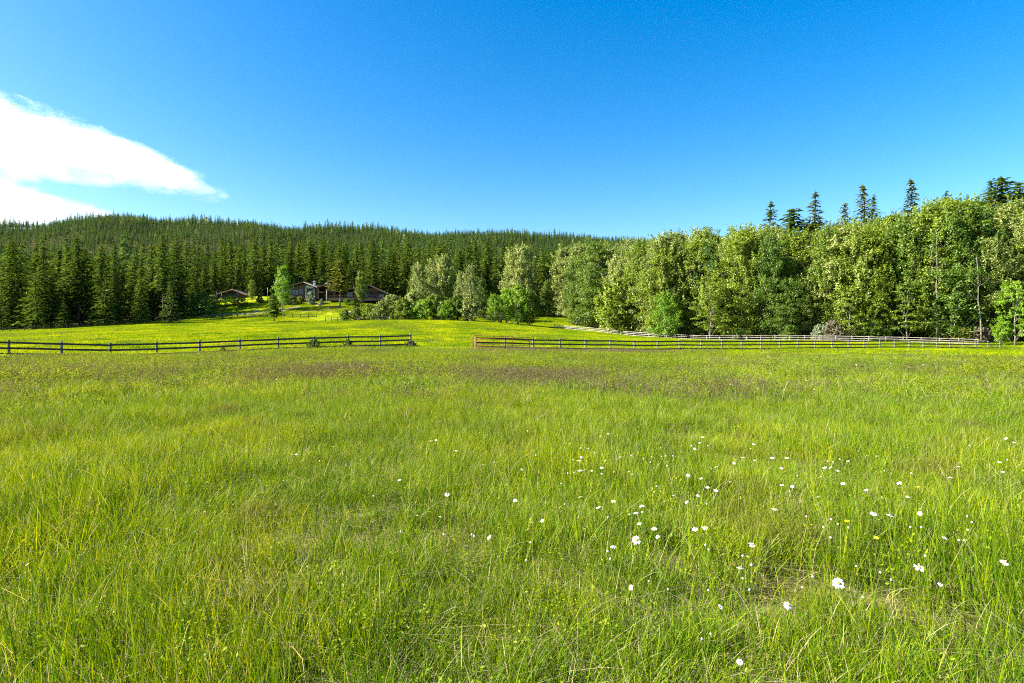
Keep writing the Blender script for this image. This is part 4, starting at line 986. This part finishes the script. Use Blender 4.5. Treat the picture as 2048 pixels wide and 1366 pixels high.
HEADS = [daisy_head(900 + i, [17, 19, 16, 18, 15][i], .025, [.05, .15, .0, .35, .1][i], [.04, 0, .1, .05, .12][i]) for i in range(5)]
HALF = daisy_head(950, 9, .022, .0, 0, (1.2, 4.0))
bb = MB().tube([(0, 0, -.004), (0, 0, 0), (0, 0, .005), (0, 0, .0095), (0, 0, .0115)], [.003, .0058, .0072, .005, .0012], 9); BUDW = bb.mesh('bud', M['petal'], True)
a_ = BUDW.color_attributes.new('tint', 'FLOAT_COLOR', 'POINT')
STEMS = []
for i in range(4):
    r = np.random.default_rng(40 + i); b = MB(); dx, dy = r.normal(0, .025, 2)
    b.tube([(-dx * 2, -dy * 2, -.05), (dx, dy, .35), (dx * .6, dy * .6, .75), (0, 0, 1.0)], [.0018, .0016, .0013, .0012], 5); STEMS.append(b.mesh('stem', M['stemgreen'], True))
sun_dir = np.array(sd)
def flower(u, v, sz, kindn, label, group=None, seed=0, face=None):
    """sz: width of the head in photograph pixels; the head stands where that view line meets its height over the grass"""
    r = np.random.default_rng(seed)
    h = r.uniform(.34, .44)
    for _ in range(3):
        d = (EYE - h - (hz(px(u, d), d) if _ else 0)) * F / max(v - HZ, 6)
    x = px(u, d); z = hz(x, d)
    nm = {'daisy': 'daisy', 'bud': 'daisy_bud', 'half': 'daisy', 'hawk': 'yellow_flower'}[kindn]
    t = empty(nm, (x, d, z), r.uniform(0, 6.283), label, {'daisy': 'daisy', 'bud': 'flower bud', 'half': 'daisy', 'hawk': 'flower'}[kindn], group)
    link('stem', STEMS[seed % 4], t, sc=(1, 1, h))
    rad_ = sz * d / F / 2
    k = min(max(rad_ / .025, .45), 1.35) if kindn != 'bud' else min(max(rad_ / .0075, .45), 1.6)
    if face is None:
        nv = np.array([-.12, -.10, .95]) + r.normal(0, .24, 3)
    else: nv = np.array(face, float)
    q = Vector((0, 0, 1)).rotation_difference(Vector(nv).normalized()); e = (Euler((0, 0, -t.rotation_euler.z)).to_quaternion() @ q @ Euler((0, 0, r.uniform(0, 6.28))).to_quaternion()).to_euler()
    if kindn == 'bud':
        link('bud', BUDW, t, (0, 0, h), e, k); return
    pet, dsc = HALF if kindn == 'half' else HEADS[seed % 5]
    a = link('petals', pet, t, (0, 0, h), e, k); b = link('disc', dsc, t, (0, 0, h + .0005), e, k)
    if kindn == 'hawk':
        for o in (a,): o.material_slots[0].link = 'OBJECT'; o.material_slots[0].material = M['hawk']
big = [(1274, 1082, 21, (-.2, -.75, .5), 'large white daisy facing the viewer, standing alone in the middle of the daisies'),
       (1680, 1168, 26, (-.15, -.75, .62), 'largest white daisy, open towards the viewer with a round yellow centre'),
       (1841, 1137, 22, (.05, -.55, .8), 'large white daisy right of the largest one, facing up'),
       (1579, 1213, 19, (.05, -.6, .75), 'large white daisy below and left of the largest one'),
       (2014, 1126, 20, (.1, -.4, .9), 'white daisy with a dark speck near the right edge'),
       (1505, 1091, 15, (0, -.5, .85), 'white daisy with a yellow centre midway between the lone large daisy and the largest one'),
       (1482, 1327, 15, (-.1, -.5, .8), 'lowest white daisy, close to the bottom edge of the meadow'),
       (894, 990, 12, (0, -.5, .85), 'small white daisy with a yellow centre left of the main drift'),
       (977, 1075, 13, (-.6, -.2, .5), 'white daisy turned sideways left of the main drift'),
       (1084, 1042, 10, (-.7, -.3, .5), 'white daisy tilted to the left beside dark grass'),
       (1411, 1057, 14, (0, -.35, .93), 'flat topped white daisy in the middle of the main drift'),
       (1749, 1028, 15, (0, -.35, .93), 'left one of two wide white daisies level with each other at right'),
       (1781, 1032, 14, (.1, -.2, .97), 'right one of two wide white daisies level with each other at right'),
       (1841, 1027, 12, (-.8, -.1, .4), 'white daisy seen edge on, right of the level pair'),
       (1551, 1019, 13, (0, -.2, .97), 'white daisy on a long yellow stem left of the level pair'),
       (1481, 1137, 16, (.1, .0, 1), 'white daisy seen flat from the side, just below the one with a yellow centre'),
       (1262, 1177, 13, (-.6, -.3, .3), 'drooping white daisy low in the middle')]
for i, (u, v, sz, fc, lb) in enumerate(big): flower(u, v, sz * .88, 'daisy', lb, seed=i, face=fc)
flower(1441, 1217, 13, 'half', 'half eaten daisy with petals on its left side only', seed=31, face=(0, -.6, .75))
mid = []
for u, v in [(561, 191), (807, 128), (868, 113), (655, 295), (634, 323), (180, 397), (645, 404), (678, 400), (742, 405), (815, 380), (817, 432), (1625, 136), (1600, 183), (1563, 228), (1945, 299), (2045, 320), (1878, 344), (1737, 378), (1512, 440), (1612, 467), (1665, 542), (1732, 565), (1395, 607), (1590, 604), (1498, 658), (909, 654), (645, 618), (122, 648), (1137, 687), (1090, 747), (1115, 835), (1238, 872), (1267, 940), (1566, 873), (910, 1020), (2035, 193), (2012, 229), (790, 705)]: mid.append((1000 + u / 4, 840 + v / 4))
for u, v in [(1910, 146), (1977, 180), (1478, 210), (1862, 338), (1530, 377), (1887, 413), (1465, 460), (1057, 508), (40, 302), (155, 303), (485, 330), (645, 330), (797, 290), (503, 380), (459, 383), (566, 402), (113, 383), (115, 523), (200, 533), (405, 620), (607, 507), (1128, 616), (790, 563), (1430, 945), (1393, 1325)]: mid.append((1536 + u / 4, 840 + v / 4))
for u, v in [(370, 272), (1445, 168), (1490, 160), (1650, 246), (1867, 360), (1195, 478), (1524, 776)]: mid.append((500 + u / 4, 840 + v / 4))
def where(u, v):
    if u < 960: return 'scattered left of the main drift'
    if v < 905: return 'in the far thin part of the drift'
    if u < 1350: return 'in the left half of the main drift'
    if u < 1700: return 'in the right half of the main drift'
    return 'in the grass towards the right edge'
for i, (u, v) in enumerate(mid):
    d_ = 1.15 * F / (v - HZ); sz = np.clip(.035 * F / d_, 5.5, 12) * random.uniform(.85, 1.15)
    w_ = 'white daisy ' + where(u, v); flower(u, v, sz, 'daisy', w_, 'daisies: ' + w_, seed=100 + i)
buds = [(1000 + u / 4, 840 + v / 4) for u, v in [(866, 1060), (247, 990), (1652, 1008), (1678, 1047), (1950, 1097), (2020, 1170), (1040, 763), (1142, 745), (1257, 537), (1037, 415), (865, 785), (222, 92), (650, 228), (710, 232), (587, 318), (845, 330), (596, 424), (1533, 212), (1668, 210), (1215, 297), (1048, 290), (1297, 296), (1150, 315), (1205, 342), (1330, 290), (490, 515), (1063, 440), (545, 430), (758, 268), (290, 287), (963, 302), (1385, 290), (1340, 372), (1660, 678), (1845, 498), (885, 1122), (210, 1133), (1950, 1280), (1195, 1300), (520, 680)]]
buds += [(1536 + u / 4, 840 + v / 4) for u, v in [(1155, 430), (940, 412), (1240, 865), (513, 950), (717, 1177), (367, 1265), (1605, 780), (1615, 888), (568, 840), (180, 577), (528, 340), (1620, 208), (1920, 322), (875, 296), (450, 863), (1150, 865), (1540, 970), (1585, 970), (1270, 1097), (315, 780), (515, 803), (655, 868), (1640, 825), (242, 452), (432, 456), (582, 320)]]
buds += [(1300 + u / 4, 1060 + v / 4) for u, v in [(495, 848), (422, 888), (148, 486), (803, 490), (820, 292), (750, 217), (475, 495), (1232, 470), (1715, 548), (1940, 407), (1855, 350)]]
buds += [(500 + u / 4, 840 + v / 4) for u, v in [(553, 333), (767, 368), (1790, 940), (1773, 925), (1550, 925), (1203, 903), (985, 614), (1955, 340)]]
for i, (u, v) in enumerate(buds):
    d_ = 1.15 * F / (v - HZ); w_ = 'small closed white daisy bud ' + where(u, v)
    flower(u, v, np.clip(.0125 * F / d_, 2.8, 4.6), 'bud', w_, 'daisy buds: ' + w_, seed=300 + i)
for i, (u, v, lb) in enumerate(((1838, 974, 'small yellow flower, uppermost of the three at right'), (1696, 1042, 'small yellow flower under the level pair of daisies'), (1755, 1076, 'small yellow flower just above the largest daisy'))): flower(u, v, 9, 'hawk', lb, seed=500 + i)
for i in range(34):
    u, v = (random.uniform(655, 800), random.uniform(707, 735)) if i < 9 else (random.uniform(1380, 2040), random.uniform(712, 780))
    flower(u, v, 3.2, 'daisy', 'tiny far daisy in the grass before the ' + ('left' if i < 9 else 'right') + ' fence', 'far daisies before the ' + ('left' if i < 9 else 'right') + ' fence', seed=600 + i)

# ------------------------------------------------------------------ clouds far behind the hill
def cloud(name, Dm, ells, label, seed, thr=.0, dens=.0021, nscale=.0068, amp=3.3):
    k = Dm / F; m, n, out = mat(name + ' vapour')
    tc = N(n, 'ShaderNodeTexCoord'); cur = None; hull = bmesh.new()
    cx3 = np.mean([e[0] for e in ells]); cz3 = np.mean([e[1] for e in ells]); org = Vector((px(cx3, Dm), Dm, pz(cz3, Dm)))
    for (u, v, a, b, rot, dep) in ells:
        c = Vector((px(u, Dm), Dm, pz(v, Dm))) - org; sca = (a * k, dep * 1.7, b * k); eu = (0, R(rot), 0)
        mp = N(n, 'ShaderNodeMapping', vector_type='TEXTURE'); mp.inputs['Location'].default_value = c; mp.inputs['Rotation'].default_value = eu; mp.inputs['Scale'].default_value = sca
        n.links.new(tc.outputs['Object'], mp.inputs['Vector'])
        ln = N(n, 'ShaderNodeVectorMath', operation='LENGTH'); n.links.new(mp.outputs[0], ln.inputs[0])
        s_ = N(n, 'ShaderNodeMath', operation='SUBTRACT'); s_.inputs[0].default_value = 1.0; n.links.new(ln.outputs['Value'], s_.inputs[1])
        if cur is None: cur = s_.outputs[0]
        else:
            mx = N(n, 'ShaderNodeMath', operation='SMOOTH_MAX'); mx.inputs[2].default_value = .25; n.links.new(cur, mx.inputs[0]); n.links.new(s_.outputs[0], mx.inputs[1]); cur = mx.outputs[0]
        bmesh.ops.create_icosphere(hull, subdivisions=2, radius=1.3, matrix=Matrix.Translation(c) @ Euler(eu).to_matrix().to_4x4() @ Matrix.Diagonal((*sca, 1)))
    nz1 = N(n, 'ShaderNodeTexNoise', Scale=nscale, Detail=7, Roughness=.62, Distortion=.4); mp = N(n, 'ShaderNodeMapping'); mp.inputs['Location'].default_value = (seed * 313.0, 0, seed * 77.0); mp.inputs['Rotation'].default_value = (0, R(20), 0); mp.inputs['Scale'].default_value = (.5, .6, 1.35)
    n.links.new(tc.outputs['Object'], mp.inputs['Vector']); n.links.new(mp.outputs[0], nz1.inputs['Vector'])
    ad = N(n, 'ShaderNodeMath', operation='MULTIPLY_ADD'); ad.inputs[1].default_value = amp; n.links.new(nz1.outputs['Fac'], ad.inputs[0]); n.links.new(cur, ad.inputs[2])
    mr = N(n, 'ShaderNodeMapRange'); mr.inputs[1].default_value = amp * .5 + thr; mr.inputs[2].default_value = amp * .5 + thr + .50; mr.inputs[3].default_value = 0; mr.inputs[4].default_value = dens
    n.links.new(ad.outputs[0], mr.inputs[0])
    vo = N(n, 'ShaderNodeVolumeScatter', Anisotropy=.2); vo.inputs['Color'].default_value = (.90, .92, .95, 1); n.links.new(mr.outputs[0], vo.inputs['Density']); n.links.new(vo.outputs[0], out.inputs['Volume'])
    hb_ = bmesh.ops.convex_hull(hull, input=hull.verts)
    bmesh.ops.delete(hull, geom=list({v for v in hb_['geom_interior'] if isinstance(v, bmesh.types.BMVert)}), context='VERTS')
    me = bpy.data.meshes.new('cloud'); hull.to_mesh(me); hull.free(); me.materials.append(m)
    o = link('cloud', me, None, org); tag(o, label, 'cloud'); return o
cloud('cloud', 4200, [(330, 344, 95, 27, 22, 260), (225, 316, 120, 40, 20, 320), (90, 286, 150, 56, 15, 380), (-90, 258, 200, 76, 12, 420), (150, 352, 70, 14, 4, 200)], 'long white cloud tapering to a point over the wooded hill', 1)
cloud('cloud', 4600, [(130, 412, 110, 18, 14, 260), (20, 405, 130, 38, 10, 320), (-120, 410, 200, 62, 5, 400)], 'lower white cloud bank resting behind the hill ridge on the left', 2)

# ------------------------------------------------------------------ the air
hv = MB().box((0, 800, 180), (3600, 1900, 400))
m, n, out = mat('thin haze'); pv = N(n, 'ShaderNodeVolumePrincipled'); pv.inputs['Color'].default_value = (.60, .84, 1.0, 1); pv.inputs['Density'].default_value = 0.000004
n.links.new(pv.outputs[0], out.inputs['Volume'])
tag(hv.build('haze', m), kind='stuff')
